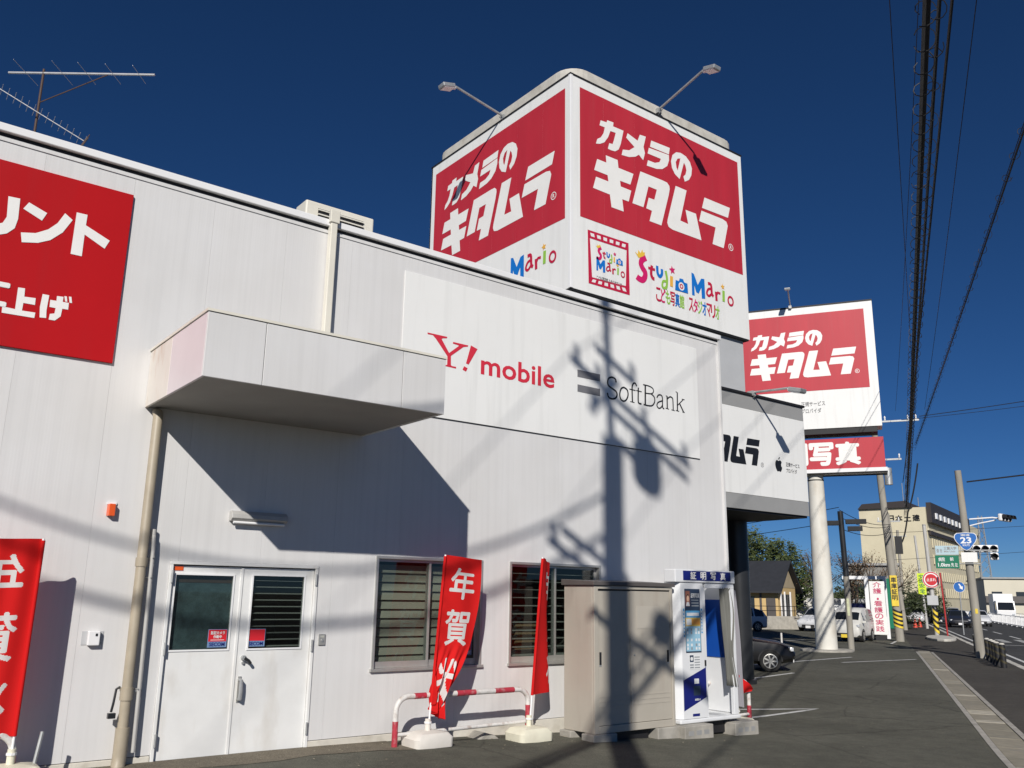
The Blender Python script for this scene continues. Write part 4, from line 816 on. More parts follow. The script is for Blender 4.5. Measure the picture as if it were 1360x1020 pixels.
mb.poly((0, Yp-.0002, 0), (1, 0, 0), (0, 0, 1), [(9.89, .14), (10.383, .31), (10.383, .72), (9.89, .555)], M['navy'])
pr(10.12, 10.22, .50, .57, P_['wh'], 2); pr(10.10, 10.25, .34, .47, P_['navy'], 2); put_text(mb, 'お問合せ', (0, Yp-.003, 0), (1, 0, 0), (0, 0, 1), (10.12, .27, 10.24, .30), P_['wh'], .01)
pr(10.07, 10.22, .06, .095, M['navy'], 0)
mb.build('printed_panel', fp_, recalc=False)
mb = MB(); mb.box(10.36, 10.38, BY0-.02, BY0-.002, .74, .82, M['dark']); mb.build('curtain_hook', bo)
# vertical lettering on the booth's left side
mb = MB()
for i, ch in enumerate('証明写真スピード'): put_text(mb, ch, (BX0-.002, 0, 0), (0, -1, 0), (0, 0, 1), (.36, 1.62-i*.16, .48, 1.74-i*.16), M['letter_black'], .03)
mb.build('side_lettering', bo, recalc=False)
block('concrete_block', 'grey hollow concrete block lying under the front left corner of the photo booth', 9.72, 10.32, -1.06, -.76, .19, BZ0-.005, hollow=True)
block('concrete_block', 'grey concrete block lying under the front right corner of the photo booth', 10.88, 11.42, -1.0, -.66, .20, BZ0-.045, hollow=True)
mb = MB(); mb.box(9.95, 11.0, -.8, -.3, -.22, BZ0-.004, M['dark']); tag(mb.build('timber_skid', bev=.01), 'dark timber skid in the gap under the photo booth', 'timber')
mb = MB(); mb.prism([(6.72, -.30), (7.12, -.30), (7.12, -.10), (7.02, .0-.03), (6.86, .015), (6.76, -.06)], 'y', -.30, -.03, M['concrete']); o = mb.build('kerb_ramp_block', bev=.02); tag(o, 'rounded grey concrete lump against the wall between the two flag bases', 'concrete block')

# ------------------------------------------------------------------ guard hoops
def hoop(label, x0, x1, y, zt, z0, reds, low=True):
    t = thing('guard_hoop', label, 'barrier', ((x0+x1)/2, y, z0), group='red and white tube barriers along the wall'); r = .032; k = .16
    path = [(x0, y, z0-.03), (x0, y, zt-k)]+[(x0+k-k*math.cos(a), y, zt-k+k*math.sin(a)) for a in [R(15*i) for i in range(1, 6)]]+[(x0+k, y, zt), (x1-k, y, zt)]+[(x1-k+k*math.sin(a), y, zt-k+k*math.cos(a)) for a in [R(15*i) for i in range(1, 6)]]+[(x1, y, zt-k), (x1, y, z0-.03)]
    mb = MB(); mb.tube(path, r, M['tubew'], 12); mb.build('tube', t, smooth=True)
    for a, b in reds:
        mb = MB(); mb.tube([a, b], r+.0025, M['tuber'], 14); mb.build('red_band', t, smooth=True)
    if low: mb = MB(); mb.tube([(x0, y, z0+.13), (x1, y, z0+.15)], .022, M['tubew'], 10); mb.build('lower_rail', t, smooth=True)
    return t
zt = .525; y = -.45
hoop('red and white tube guard hoop in front of the left window', 5.46, 7.42, y, zt, -.02, [((5.46, y, -.045), (5.46, y, .26)), ((7.42, y, -.1), (7.42, y, .33)), ((5.70, y, zt), (5.86, y, zt)), ((6.30, y, zt), (6.58, y, zt)), ((6.88, y, zt), (7.18, y, zt))])
hoop('red and white tube guard hoop partly cut off at the left edge, beside the flag', -.25, 1.55, -.42, .43, 0, [((1.55, -.42, -.02), (1.55, -.42, .24)), ((.3, -.42, .43), (.62, -.42, .43))])
hoop('red and white tube guard hoop peeking out right of the photo booth', 10.4, 12.05, -.35, .42, -.24, [((12.05, -.35, -.20), (12.05, -.35, .04))])
mb = MB(); mb.tube([(1.72, -.40, -.03), (1.78, -.38, .42)], .016, M['steel'], 8); tag(mb.build('steel_stake', smooth=True), 'thin grey steel stake leaning beside the left guard hoop', 'stake')

# ------------------------------------------------------------------ tall flags
import numpy as np
def raster(rows, W_, H_, res):
    """cells of a flag covered by vertical lettering"""
    nx, nz = int(W_/res), int(H_/res); g_ = np.zeros((nz, nx), bool)
    xs_ = (np.arange(nx)+.5)*res; zs_ = (np.arange(nz)+.5)*res
    X_, Z_ = np.meshgrid(xs_, zs_)
    for ch, (u0, v0, u1, v1), wt in rows:
        vs, fs = glyphs(ch, 0.0); a = np.array(vs); lo_, hi_ = a.min(0), a.max(0)
        a = (a-lo_)/(hi_-lo_)*[u1-u0, v1-v0]+[u0, v0]
        for f in fs:
            for k in range(1, len(f)-1):
                p, q, r_ = a[f[0]], a[f[k]], a[f[k+1]]
                i0, i1 = int(max(0, min(p[0], q[0], r_[0])/res-1)), int(min(nx, max(p[0], q[0], r_[0])/res+2)); j0, j1 = int(max(0, min(p[1], q[1], r_[1])/res-1)), int(min(nz, max(p[1], q[1], r_[1])/res+2))
                if i1 <= i0 or j1 <= j0: continue
                x, z = X_[j0:j1, i0:i1], Z_[j0:j1, i0:i1]
                def e(a_, b_): return (b_[0]-a_[0])*(z-a_[1])-(b_[1]-a_[1])*(x-a_[0])
                s1, s2, s3 = e(p, q), e(q, r_), e(r_, p)
                g_[j0:j1, i0:i1] |= ((s1 >= 0) & (s2 >= 0) & (s3 >= 0)) | ((s1 <= 0) & (s2 <= 0) & (s3 <= 0))
    k_ = int(round(.0075/res))
    h_ = g_.copy()
    for dx in range(-k_, k_+1):
        for dz in range(-k_, k_+1):
            if dx*dx+dz*dz <= k_*k_+.5: h_ |= np.roll(np.roll(g_, dx, 1), dz, 0)
    return h_
NENGA = [('年', (.13, 1.22, .50, 1.60), 0), ('賀', (.12, .66, .51, 1.08), 0), ('状', (.12, .12, .50, .52), 0)]
def flag(label, base, top, fn, W_=.6, H_=1.75, res=.0075, rows=NENGA, cm='flag', tm='flagtext', stand='poly', group='tall red new year flags'):
    base, top = Vector(base), Vector(top)
    t = thing('tall_flag', label, 'flag', base, group=group)
    mb = MB(); mb.tube([base+UP*.05, top], .012, M['white_clean'], 10); mb.build('pole', t, smooth=True)
    lo_f, hi_f = Vector(fn(0.045, 0)), Vector(fn(0.045, 1)); mb = MB(); k0 = (lo_f.z-base.z)/(top.z-base.z); mb.tube([base.lerp(top, k0), base.lerp(top, .992)], .019, M[cm], 12); mb.build('sleeve', t, smooth=True)
    g_ = raster(rows, W_, H_, res); nz, nx = g_.shape
    mb = MB(); it, ic = mb.m(M[cm]), mb.m(M[tm])
    mb.v = [tuple(fn(i/nx, j/nz)) for j in range(nz+1) for i in range(nx+1)]
    for j in range(nz):
        for i in range(nx):
            mb.f.append((j*(nx+1)+i, j*(nx+1)+i+1, (j+1)*(nx+1)+i+1, (j+1)*(nx+1)+i)); mb.mi.append(ic if g_[j, i] else it)
    mb.build('cloth', t, smooth=True, recalc=False)
    # water-filled foot
    if stand:
        b = gP(base.x, base.y); mb = MB(); c = .26
        prof = [(.0, 1.0), (.10, 1.02), (.155, .82), (.175, .35)]
        rings = []
        for h, k in prof: rings.append([(b.x+(p[0])*k, b.y+p[1]*k, b.z+h) for p in rrect(-c, c, -c*.72, c*.72, .06, 4)])
        nn = len(rings[0]); vs = [p for r_ in rings for p in r_]; fs = [(i*nn+k, i*nn+(k+1) % nn, (i+1)*nn+(k+1) % nn, (i+1)*nn+k) for i in range(len(prof)-1) for k in range(nn)]+[tuple(range(nn))[::-1], tuple(range((len(prof)-1)*nn, len(prof)*nn))]
        mb.add(vs, fs, M[stand]); mb.tube([b+UP*.17, b+UP*.30], .035, M[stand], 12); mb.build('weight_base', t, smooth=True)
        mb = MB(); mb.tube([b+UP*.25, b+UP*.27], .045, M['white_clean'], 10); mb.build('clamp', t)
    return t
# flag 1: blown and gathered towards its pole at the foot
b1, t1 = Vector((5.86, -.52, -.02)), Vector((6.03, -.52, 2.175))
def f1(u, v):

    P = b1.lerp(t1, .22+.78*v); d = max(0, 1-v); g1 = max(0, min(1, (.42-v)/.42)); g1 = g1*g1*(3-2*g1)
    wd = .56*(1-.60*g1); x = u*wd+.03*math.sin(7*v+3*u)*u
    y = -.018*math.sin(9*u+5*v)*u-.06*u*d - g1*(.07*math.sin(u*17+v*9)+.05*math.sin(u*31-v*14))
    sag = -.045*u*v+ -.03*math.sin(3*u)*g1-.20*g1*u
    x += -g1*.07*math.sin(math.pi*u)-.10*u*d
    crease = .010*math.sin(60*v+9*u)*math.exp(-u*9)
    return (P.x+x, P.y+y+crease, P.z+sag)
flag('red flag with white kanji twisting in front of the left window', b1, t1, f1, stand='poly_w')
b2_, t2_ = Vector((7.36, -.55, -.08)), Vector((7.56, -.56, 2.20)); dv = Vector((math.cos(R(33)), math.sin(R(33)), 0)); dn = Vector((-dv.y, dv.x, 0))
def f2(u, v):
    P = b2_.lerp(t2_, .235+.765*v); ang = R(37-14*(1-v)); bend = R(5)*u*u
    d1 = Vector((math.cos(ang+bend), math.sin(ang+bend), 0)); w_ = .56*u
    p = P+d1*w_+dn*(.035*math.sin(6*u+4*v)*u); p.z -= .05*u*v
    return p
flag('red flag with white kanji seen nearly edge-on beside the beige cabinet', b2_, t2_, f2, rows=[(c, (a+.27, b, d+.27, e), w_) for c, (a, b, d, e), w_ in NENGA])
b3_, t3_ = Vector((1.54, -.45, 0)), Vector((1.555, -.452, 2.15))
def f3(u, v):
    P = b3_.lerp(t3_, .19+.81*v); x = -u*.6*(1-.03*math.sin(3*v)); y = -.05*u+.035*math.sin(5*u+3.2*v)*u+.012*math.sin(14*u+2*v)
    return (P.x+x, P.y+y, P.z-.03*u)
flag('red flag at the left edge with its white kanji mirrored, seen from the back', b3_, t3_, f3)
# pale banner behind the booth and a red cloth on the hoop
b4_, t4_ = Vector((11.66, -.42, gz(11.66))), Vector((11.44, -.40, 1.86))
def f4(u, v):
    P = b4_.lerp(t4_, .16+.84*v); w_ = .22*u*(1-.35*(1-v)); return (P.x+w_, P.y-.02+.03*math.sin(9*u+3*v)-.05*u, P.z-.03*u)
flag('pale grey hanging banner on a pole just right of the photo booth', b4_, t4_, f4, W_=.4, H_=1.8, res=.012, rows=[('写', (.12, 1.40, .30, 1.62), .03), ('真', (.12, 1.15, .30, 1.37), .03)], cm='curtain_light', tm='sticker_red', stand='poly', group='banners')
mb = MB(); nn = 16; vs = []
for j in range(nn+1):
    for i in range(nn+1): u, v = i/nn, j/nn; vs.append((11.66+.38*u, -.47+.02*math.sin(7*u+3*v)+.05*v, .38+(.5-v)*.34*(1-.9*u)-.10*u))
mb.add(vs, [(j*(nn+1)+i, j*(nn+1)+i+1, (j+1)*(nn+1)+i+1, (j+1)*(nn+1)+i) for j in range(nn) for i in range(nn)], M['flag']); o = mb.build('red_cloth', smooth=True, recalc=False); tag(o, 'small red cloth flapping low beside the photo booth', 'cloth')
# ------------------------------------------------------------------ utility poles
def pole_shaft(t, base, h, r0, r1, mt='pole', lean=Vector((0, 0, 0))):
    mb = MB(); n = 8; mb.tube([base+(UP*h+lean)*(i/n)-UP*(.3 if i == 0 else 0) for i in range(n+1)], [r0+(r1-r0)*i/n for i in range(n+1)], M[mt], 18); return mb.build('shaft', t, smooth=True)
def arm(t, base, z, w0, w1, along=NR, r=.04, ins=(), name='crossarm', dd=None):
    mb = MB(); c = base+UP*z; mb.obox(c+along*(w0+w1)/2+DR*.2, along, along.cross(UP), UP, (w1-w0)/2, .04, .045, M['steel']); a = mb.build(name, t)
    for k in ins:
        p = c+along*k+DR*.2; mb = MB(); mb.tube([p+UP*.04, p+UP*.10, p+UP*.16, p+UP*.22, p+UP*.30], [.02, .05, .035, .055, .02], M['white_clean'], 10); mb.build('insulator', a, smooth=True)
    return a
SB = Vector((-.4, -11.1, 0))
sp = thing('utility_pole', 'tall concrete utility pole with transformer whose shadow falls on the white wall', 'utility pole', SB, group='utility poles along the road')
pole_shaft(sp, SB, 12.7, .21, .17)
mb = MB(); mb.tube([SB+UP*12.6-NR*.02, SB-NR*.10+UP*14.9], .062, M['steel'], 12); mb.build('pole_extension', sp, smooth=True)
mb = MB(); mb.tube([SB-NR*.1+UP*14.72, SB-NR*.1+UP*14.78, SB-NR*.1+UP*14.95, SB-NR*.1+UP*15.02], [.08, .11, .10, .04], M['steel'], 10); mb.build('pole_cap', sp)
arm(sp, SB, 13.35, -.75, 1.35, ins=(-.65, -.3, .5, 1.25)); arm(sp, SB, 13.1, -.1, 1.3, name='crossarm', ins=())
arm(sp, SB, 13.9, -.35, .35, ins=(.3,)); arm(sp, SB, 13.6, -1.3, .1, along=DR, ins=(-1.2,))
arm(sp, SB, 10.35, -1.1, .6, ins=(-1.0,)); arm(sp, SB, 10.65, -.9, .2); arm(sp, SB, 9.1, -.5, 1.6)
tc_ = SB+NR*.60+UP*12.5
mb = MB(); mb.tube([tc_, tc_+UP*.08, tc_+UP*.56, tc_+UP*.65], [.22, .25, .25, .2], M['steel'], 20); tr = mb.build('transformer', sp, smooth=True)
for k in (-.12, .12): mb = MB(); p = tc_+UP*.65+DR*k; mb.tube([p, p+UP*.1, p+UP*.18, p+UP*.26], [.03, .06, .04, .02], M['cream'], 10); mb.build('bushing', tr)
mb = MB(); mb.obox(tc_-NR*.3+UP*.3, NR, DR, UP, .25, .05, .05, M['steel']); mb.build('transformer_bracket', sp)
bx = SB+NR*.68+UP*9.7; mb = MB(); mb.obox(bx, NR, DR, UP, .13, .16, .15, M['grey_light']); mb.build('junction_box', sp, bev=.02)
for i in range(16):
    z = 2.2+i*.45; a = R(20) if i % 2 else R(200); p = SB+UP*z; d = Vector((math.cos(a), math.sin(a), 0)); mb = MB(); mb.tube([p+d*.15, p+d*.36], .010, M['steel'], 6); mb.build('step_bolt', sp)
# pole A: next one along the road
AB = Vector((44.43, 15.05, -.32))
A_ = thing('utility_pole', 'leaning concrete utility pole with yellow warning band behind the vertical pink-lettered sign', 'utility pole', AB, group='utility poles along the road')
lean = -NR*.45; pole_shaft(A_, AB, 12.4, .21, .15, lean=lean); M['yel_band'] = mat('yellow_band', (.75, .55, .05), .6, .1, 6)
arm(A_, AB+lean*.93, 11.6, -.2, 2.3, ins=(.6, 1.75, 2.15)); arm(A_, AB+lean*.8, 9.5, -.2, 1.2, ins=(1.1,))
c = AB+UP*2.55+lean*.2; mb = MB(); mb.obox(c-DR*.235, NR, DR, UP, .17, .01, .78, M['yel_band']); 
put_text(mb, '車', c-DR*.25, NR, UP, (-.13, .42, .13, .68), M['dark'], .03); put_text(mb, '庫', c-DR*.25, NR, UP, (-.13, .12, .13, .38), M['dark'], .03); put_text(mb, '証', c-DR*.25, NR, UP, (-.13, -.18, .13, .08), M['dark'], .03); put_text(mb, '明', c-DR*.25, NR, UP, (-.13, -.48, .13, -.22), M['dark'], .03); mb.build('advert_plate', A_, recalc=False)
def stripes(t, base, z0, z1, r, n=4):
    mb = MB(); N = 24; h = (z1-z0)
    for k in range(n*2):
        vs = []; 
        for i in range(N+1):
            a = 2*math.pi*i/N; tw_ = .12*h*(i/N*8 % 2 if False else math.sin(a)); za, zb = z0+h*k/(2*n)+tw_, z0+h*(k+1)/(2*n)+tw_
            for z in (za, zb): vs.append((base.x+r*math.cos(a), base.y+r*math.sin(a), base.z+z))
        mb.add(vs, [(2*i, 2*i+2, 2*i+3, 2*i+1) for i in range(N)], M['yel_band'] if k % 2 == 0 else M['dark'])
    return mb.build('warning_sleeve', t, smooth=True, recalc=False)
stripes(A_, AB+lean*.06, .75, 1.6, .23)
mb = MB(); tcc = AB+UP*8.1+lean*.7+NR*.42; mb.tube([tcc, tcc+UP*.9], .2, M['steel'], 14); mb.build('transformer', A_, smooth=True)
mb = MB(); tcc = AB+UP*4.9+lean*.4+NR*.5; mb.obox(tcc, NR, DR, UP, .18, .18, .45, M['dark']); mb.build('cable_closure', A_)
def simple_pole(label, s, q, h, r, lean_=0.0, sleeve=False, arms=(), mt='pole', name='utility_pole', cat='utility pole', group='utility poles along the road'):
    b = gSQ(s, q); t = thing(name, label, cat, b, group=group); pole_shaft(t, b, h, r, r*.75, mt, NR*lean_)
    if sleeve: stripes(t, b, .5, 1.4, r+.015)
    for z, a0, a1 in arms: arm(t, b+NR*lean_*z/h, z, a0, a1, ins=(a0+.1, a1-.1))
    return t
simple_pole('plain concrete utility pole just behind the leaning yellow-banded pole', 50.2, 9.55, 6.6, .17, -.4)
simple_pole('thinner concrete utility pole farther back in front of the tall beige building', 66, 10.2, 8.4, .17, -.55, arms=((7.8, -.8, .8),))
simple_pole('distant concrete utility pole at the end of the pavement, left of the beige building corner', 92, 10.9, 9.0, .17, 0, arms=((8.4, -.8, .8),))
simple_pole('slim grey pole carrying the lime yellow banner beside the no-entry sign', 71.7, 11.9, 7.1, .11, -.3, mt='conduit', name='lamp_pole', cat='pole', group='roadside poles')
M['plate_pale'] = mat('pale_green_plate', (.50, .52, .34), .6, .2, 8)
b = gSQ(35.31, 7.29); tp = thing('sleeved_pole', 'thin utility pole with a dark upper half right of the white pylon column', 'utility pole', b, group='utility poles along the road')
pole_shaft(tp, b, 3.0, .13, .12); mb = MB(); mb.tube([b+UP*2.95, b+UP*5.75-NR*.05], .115, M['black'], 14); mb.build('sleeve', tp, smooth=True)
for w0, z, hw in ((-.42, 5.25, .3), (.55, 5.3, .42), (.5, 5.0, .3)): mb = MB(); mb.obox(b+NR*w0+UP*z, NR, DR, UP, hw, .12, .10, M['black']); mb.build('cable_box', tp, bev=.02)
mb = MB(); mb.obox(b+UP*1.75-DR*.125, NR, DR, UP, .05, .01, .35, M['plate_pale']); mb.build('pale_plate', tp)

# ------------------------------------------------------------------ overhead wires
def wire(label, pts, r, sag=0.0, rings=0, n=24, sides=6):
    pts = [Vector(p) for p in pts]; P = []
    for a, b in zip(pts[:-1], pts[1:]):
        P += [a.lerp(b, i/n)-UP*(4*sag*(i/n)*(1-i/n)) for i in range(n)]
    P.append(pts[-1]); mb = MB(); mb.tube(P, r, M['cable'], sides)
    if not rings: o = mb.build('overhead_wire', smooth=True); return tag(o, label, 'wire', 'overhead wires')
    t = thing('overhead_cable', label, 'cable', P[0], group='overhead wires'); mb.build('cable', t, smooth=True)
    mb = MB(); L = sum((b-a).length for a, b in zip(P[:-1], P[1:])); d = 0; nxt = .3; k = 0
    mess = [p+UP*(r+.07) for p in P]; mb.tube(mess, .008, M['cable'], 5)
    for a, b in zip(P[:-1], P[1:]):
        l = (b-a).length
        while nxt < d+l:
            p = a.lerp(b, (nxt-d)/l); dirv = (b-a).normalized(); s_ = dirv.cross(UP).normalized(); ph = k*.9
            mb.tube([p+(UP*(.03+(r+.07)*math.cos(x))+s_*(r+.06)*math.sin(x))*1.0+dirv*(x*.03) for x in [ph+j*math.pi/5 for j in range(11)]], .006, M['cable'], 4, cap=False); k += 1; nxt += rings
        d += l
    o = mb.build('hanger_rings', t, smooth=True); return t
def span(nh, nw, fh, fw): 
    a = SB+NR*nw+UP*nh; b = Vector((AB.x, AB.y, 0))+NR*fw+UP*fh; return a, b
back = -DR*46
def run(label, nh, nw, fh, fw, r, sag, rings=0):
    a, b = span(nh, nw, fh, fw); z = a+back+UP*(fh-nh)*.2; wire(label, [z, a, b], r, sag, rings)
run('thick black cable bundle with many hanger loops, leftmost of the heavy overhead cables', 7.6, -.32, 6.6, .86, .042, .25, .42)
run('black cable with hanger loops running just right of the thickest overhead bundle', 8.3, -.08, 7.1, .90, .024, .25, .7)
run('bare black cable crossing the middle of the heavy overhead bundle', 9.2, .28, 7.9, .80, .022, .3)
run('thin single overhead wire left of the heavy cable bundle', 13.55, -.68, 11.8, 1.70, .009, .35)
run('thin single overhead wire right of the heavy cable bundle', 13.6, 1.30, 11.8, 2.2, .010, .35)
wire('looped black cable sloping in from the right edge towards the leaning pole', [SB+NR*1.85+UP*8.85-DR*30, SB+NR*1.85+UP*8.85, Vector((AB.x, AB.y, 0))+NR*1.6+UP*9.9], .018, .1, .9)
wire('thin wire hidden close to the heavy cable bundle, slightly to its right', [SB+NR*.5+UP*13.6-DR*46, SB+NR*.5+UP*13.6, Vector((AB.x, AB.y, 0))+NR*.75+UP*11.8], .008, .5)
# lines leaving the near pole to the left, parallel to the store wall (seen only by their shadows)
wire('slack service cable strung left from the near pole, lower of the two', [SB+UP*11.39, Vector((-10.46, -11.1, 11.39))], .04, 1.39)
wire('slack service cable strung left from the near pole, upper of the two', [SB+UP*12.0, Vector((-10.46, -11.1, 12.0))], .03, 1.38)
wire('wire crossing the road to the right from the leaning pole, upper of the pair', [AB+NR*1.9+UP*11.75, SQ(44, 30, 13.6)], .018, .25); wire('wire crossing the road to the right from the leaning pole, lower of the pair', [AB+NR*1.0+UP*11.6, SQ(44, 30, 13.0)], .012, .3)
P23 = gSQ(33.22, 11.87)
wire('twisted cable running right across the road from the pole with the route 23 shield', [P23+NR*.15+UP*6.6, SQ(32, 32, 8.5)], .028, .1)
for i, (z, zz) in enumerate(((4.7, 5.2), (2.9, 4.0))): wire(['thin wire behind the route shield, just above the small signal', 'thin low wire over the road, just below the small signal'][i], [SQ(60, 9.6, z+1.5), SQ(62, 40, zz+3.3)], .012, .3)
for i, z in enumerate((5.4, 5.1, 4.6)): wire(['top', 'middle', 'lowest'][i]+' of the three wires between the thin dark-topped pole and the leaning pole', [SQ(35.31, 7.2, z+.1), AB+UP*(z+.6+.2*i)], .014, .25)
for i, z in enumerate((6.2, 5.6)): wire(['upper', 'lower'][i]+' thin wire from the thin dark-topped pole back towards the evergreen tree', [SQ(35.31, 7.2, z-.6), SQ(60, -12, z-.3)], .014, .3)
wire('drooping black cable descending from the heavy bundle onto the leaning pole', [AB+NR*1.6+UP*9.2, AB+NR*.9+UP*6.6, AB+NR*.45+UP*5.0], .04, .25)

# ------------------------------------------------------------------ traffic pole with route shield
t23 = thing('signal_pole', 'concrete signal pole at the kerb carrying the blue route 23 shield', 'signal pole', P23, group='roadside poles')
pole_shaft(t23, P23, 7.05, .17, .12, lean=-NR*.12)
mb = MB(); mb.obox(P23+UP*1.7-DR*.16, NR, DR, UP, .045, .005, .09, M['yel_band']); mb.build('number_plate', t23)
mb = MB(); mb.tube([P23+UP*5.15+NR*.1, P23+UP*5.2+NR*.9, P23+UP*5.15+NR*1.2], .03, M['white_clean'], 8); mb.tube([P23+UP*4.9+NR*.1, P23+UP*5.0+NR*.5, P23+UP*5.1+NR*1.0], .025, M['white_clean'], 8); mb.build('signal_arm', t23, smooth=True)
mb = MB(); mb.tube([P23+UP*3.95-NR*1.2-DR*.2, P23+UP*3.95+NR*.9-DR*.2], .025, M['steel'], 8); mb.tube([P23+UP*3.45-NR*1.2-DR*.2, P23+UP*3.45+NR*.3-DR*.2], .02, M['steel'], 8); mb.build('sign_bracket', t23)
BLU = mat('sign_blue', (.01, .12, .42), .4); GRN = mat('sign_green', (.0, .16, .085), .4); LBL = mat('sign_pale_blue', (.42, .55, .60), .4)
def disp(name, label, cat, base, mats_outline, group='road signs'):
    t = thing(name, label, cat, base, group=group); return t
c = P23+UP*4.30-DR*.25-NR*.12
sg = thing('route_shield', 'blue inverted-triangle route shield reading 23 on the signal pole', 'road sign', c-UP*.35, group='road signs')
def shield(k): return [(p[0]*k, p[1]*k) for p in [(-.30, .31), (-.38, .24), (-.40, .12), (-.34, -.02), (-.12, -.30), (0, -.36), (.12, -.30), (.34, -.02), (.40, .12), (.38, .24), (.30, .31), (0, .33)]]
mb = MB(); mb.poly(c, NR, UP, shield(1.0), M['white_clean'], thick=.015); mb.build('plate', sg)
mb = MB(); mb.poly(c-DR*.018, NR, UP, shield(.94), BLU); put_text(mb, '23', c-DR*.022, NR, UP, (-.19, -.09, .19, .15), M['white_clean'], .03); put_text(mb, '国道', c-DR*.022, NR, UP, (-.15, .19, .15, .27), M['white_clean'], .02); put_text(mb, 'ROUTE', c-DR*.022, NR, UP, (-.12, -.19, .12, -.12), M['white_clean'], .02); mb.build('face', sg, recalc=False)
def plate(name, label, cat, c, w_, h_, mt, texts, nrm=None, group='road signs', back='steel'):
    t = thing(name, label, cat, c-UP*h_/2, group=group)
    mb = MB(); mb.obox(c, NR, DR, UP, w_/2, .012, h_/2, M[back]); mb.build('plate', t)
    mb = MB(); o_ = c-DR*.016; mb.poly(o_, NR, UP, [(-w_/2, -h_/2), (w_/2, -h_/2), (w_/2, h_/2), (-w_/2, h_/2)], mt)
    for tx, rc, m_ in texts: put_text(mb, tx, o_-DR*.004, NR, UP, rc, m_, .025)
    mb.build('face', t, recalc=False); return t
Wh = M['white_clean']
plate('distance_sign', 'green hospital distance sign with white lettering left of the signal pole', 'road sign', P23+UP*3.52-NR*.83-DR*.25, .82, .49, GRN, [('病院', (-.30, .02, -.08, .17), Wh), ('前', (.10, .04, .22, .17), Wh), ('1.0km', (-.33, -.18, .08, -.04), Wh), ('先', (.12, -.18, .22, -.04), Wh), ('左', (.25, -.18, .35, -.04), Wh)])
plate('direction_sign', 'pale blue direction sign above the green distance sign', 'road sign', P23+UP*3.96-NR*.81-DR*.27, .80, .34, LBL, [('三重大学', (-.1, .02, .34, .13), M['grey']), ('Mie Univ', (-.1, -.08, .30, -.01), M['grey']), ('津 市', (-.36, -.10, -.16, .06), M['grey'])])
plate('notice_board', 'blank white board under the blue route shield on the signal pole', 'sign', P23+UP*3.69-NR*.06-DR*.27, .54, .37, M['board'], [])
def signal(label, c, n, extra=False, d=None, yaw=0.0):
    t = thing('traffic_light', label, 'traffic light', c, group='traffic lights'); a = (NR*math.cos(yaw)+DR*math.sin(yaw)); b = (DR*math.cos(yaw)-NR*math.sin(yaw))
    mb = MB(); mb.obox(c, a, b, UP, .15*n, .07, .14, M['white_clean']); mb.build('housing', t, bev=.05, seg=3)
    for i in range(n):
        p = c+a*((i-(n-1)/2)*.29)-b*.075; mb = MB(); mb.tube([p, p-b*.006], .115, M['dark'], 18); l = mb.build('lens', t)
        mb = MB(); N = 12; vs = []
        for j in range(N+1):
            x = math.pi*(-.05+1.1*j/N); q = p+a*(.122*math.cos(x))+UP*(.122*math.sin(x)); vs += [q, q-b*.18-UP*.03]
        mb.add(vs, [(2*j, 2*j+2, 2*j+3, 2*j+1) for j in range(N)], M['dark']); o = mb.build('visor', t, recalc=False); md = o.modifiers.new('t', 'SOLIDIFY'); md.thickness = .006
    return t
signal('horizontal three-lens traffic light seen face-on beside the route shield', P23+UP*4.03+NR*.54+DR*.1, 3); signal('single-lens arrow signal under the right end of the face-on traffic light', P23+UP*3.74+NR*.83+DR*.1, 1)
signal('traffic light on an arm at the right edge, turned side-on with black visors', P23+UP*5.18+NR*1.32, 3, yaw=R(60))

# no-entry sign pole and neighbours
b = gSQ(54.1, 11.58); t = thing('sign_pole', 'grey pole with black and yellow sleeve under the round no-entry sign', 'pole', b, group='roadside poles')
pole_shaft(t, b, 6.6, .13, .10, 'conduit', -NR*.15); stripes(t, b, .35, 1.75, .15, 4)
mb = MB(); mb.obox(b+UP*2.1-NR*.08-DR*.2, NR, DR, UP, .3, .15, .28, M['grey_light']); mb.build('control_box', t, bev=.02)
c = b+UP*3.3-NR*.05-DR*.25; t = thing('no_entry_sign', 'round red and white no-entry sign on the grey sleeved pole', 'road sign', c-UP*.4, group='road signs')
RD = mat('sign_red', (.55, .02, .03), .4)
mb = MB(); mb.poly(c, NR, UP, circle(0, 0, .48, n=32), M['white_clean'], thick=.02); mb.build('plate', t); mb = MB(); mb.poly(c-DR*.024, NR, UP, circle(0, 0, .46, n=32), RD, [circle(0, 0, .40, n=32)]); mb.poly(c-DR*.026, NR, UP, circle(0, 0, .33, n=32), RD); put_text(mb, '止まれ', c-DR*.03, NR, UP, (-.25, -.09, .25, .10), Wh, .03); mb.build('face', t, recalc=False)
c = gSQ(70.8, 11.75)+UP*3.35; plate('lime_banner', 'narrow lime yellow vertical banner sign left of the no-entry sign', 'sign', c, .56, 1.6, mat('lime', (.62, .78, .02), .5), [('交', (-.2, .4, .2, .7), GRN), ('通', (-.2, .05, .2, .35), GRN), ('安', (-.2, -.3, .2, 0), GRN), ('全', (-.2, -.65, .2, -.35), GRN)])
b = gSQ(53.4, 12.1); mb = MB(); mb.tube([b, b+UP*3.7-NR*.08], .045, mat('red_pole_paint', (.42, .03, .03), .5), 10); tag(mb.build('red_pole', smooth=True), 'thin red post standing at the tip of the kerb island', 'post')
b = gSQ(63.2, 13.72, -.12); t = thing('arrow_sign', 'round blue arrow sign on a thin post out by the road', 'road sign', b, group='road signs')
mb = MB(); mb.tube([b, b+UP*3.6], .04, M['steel'], 10); mb.build('post', t, smooth=True); c = b+UP*3.15-DR*.06
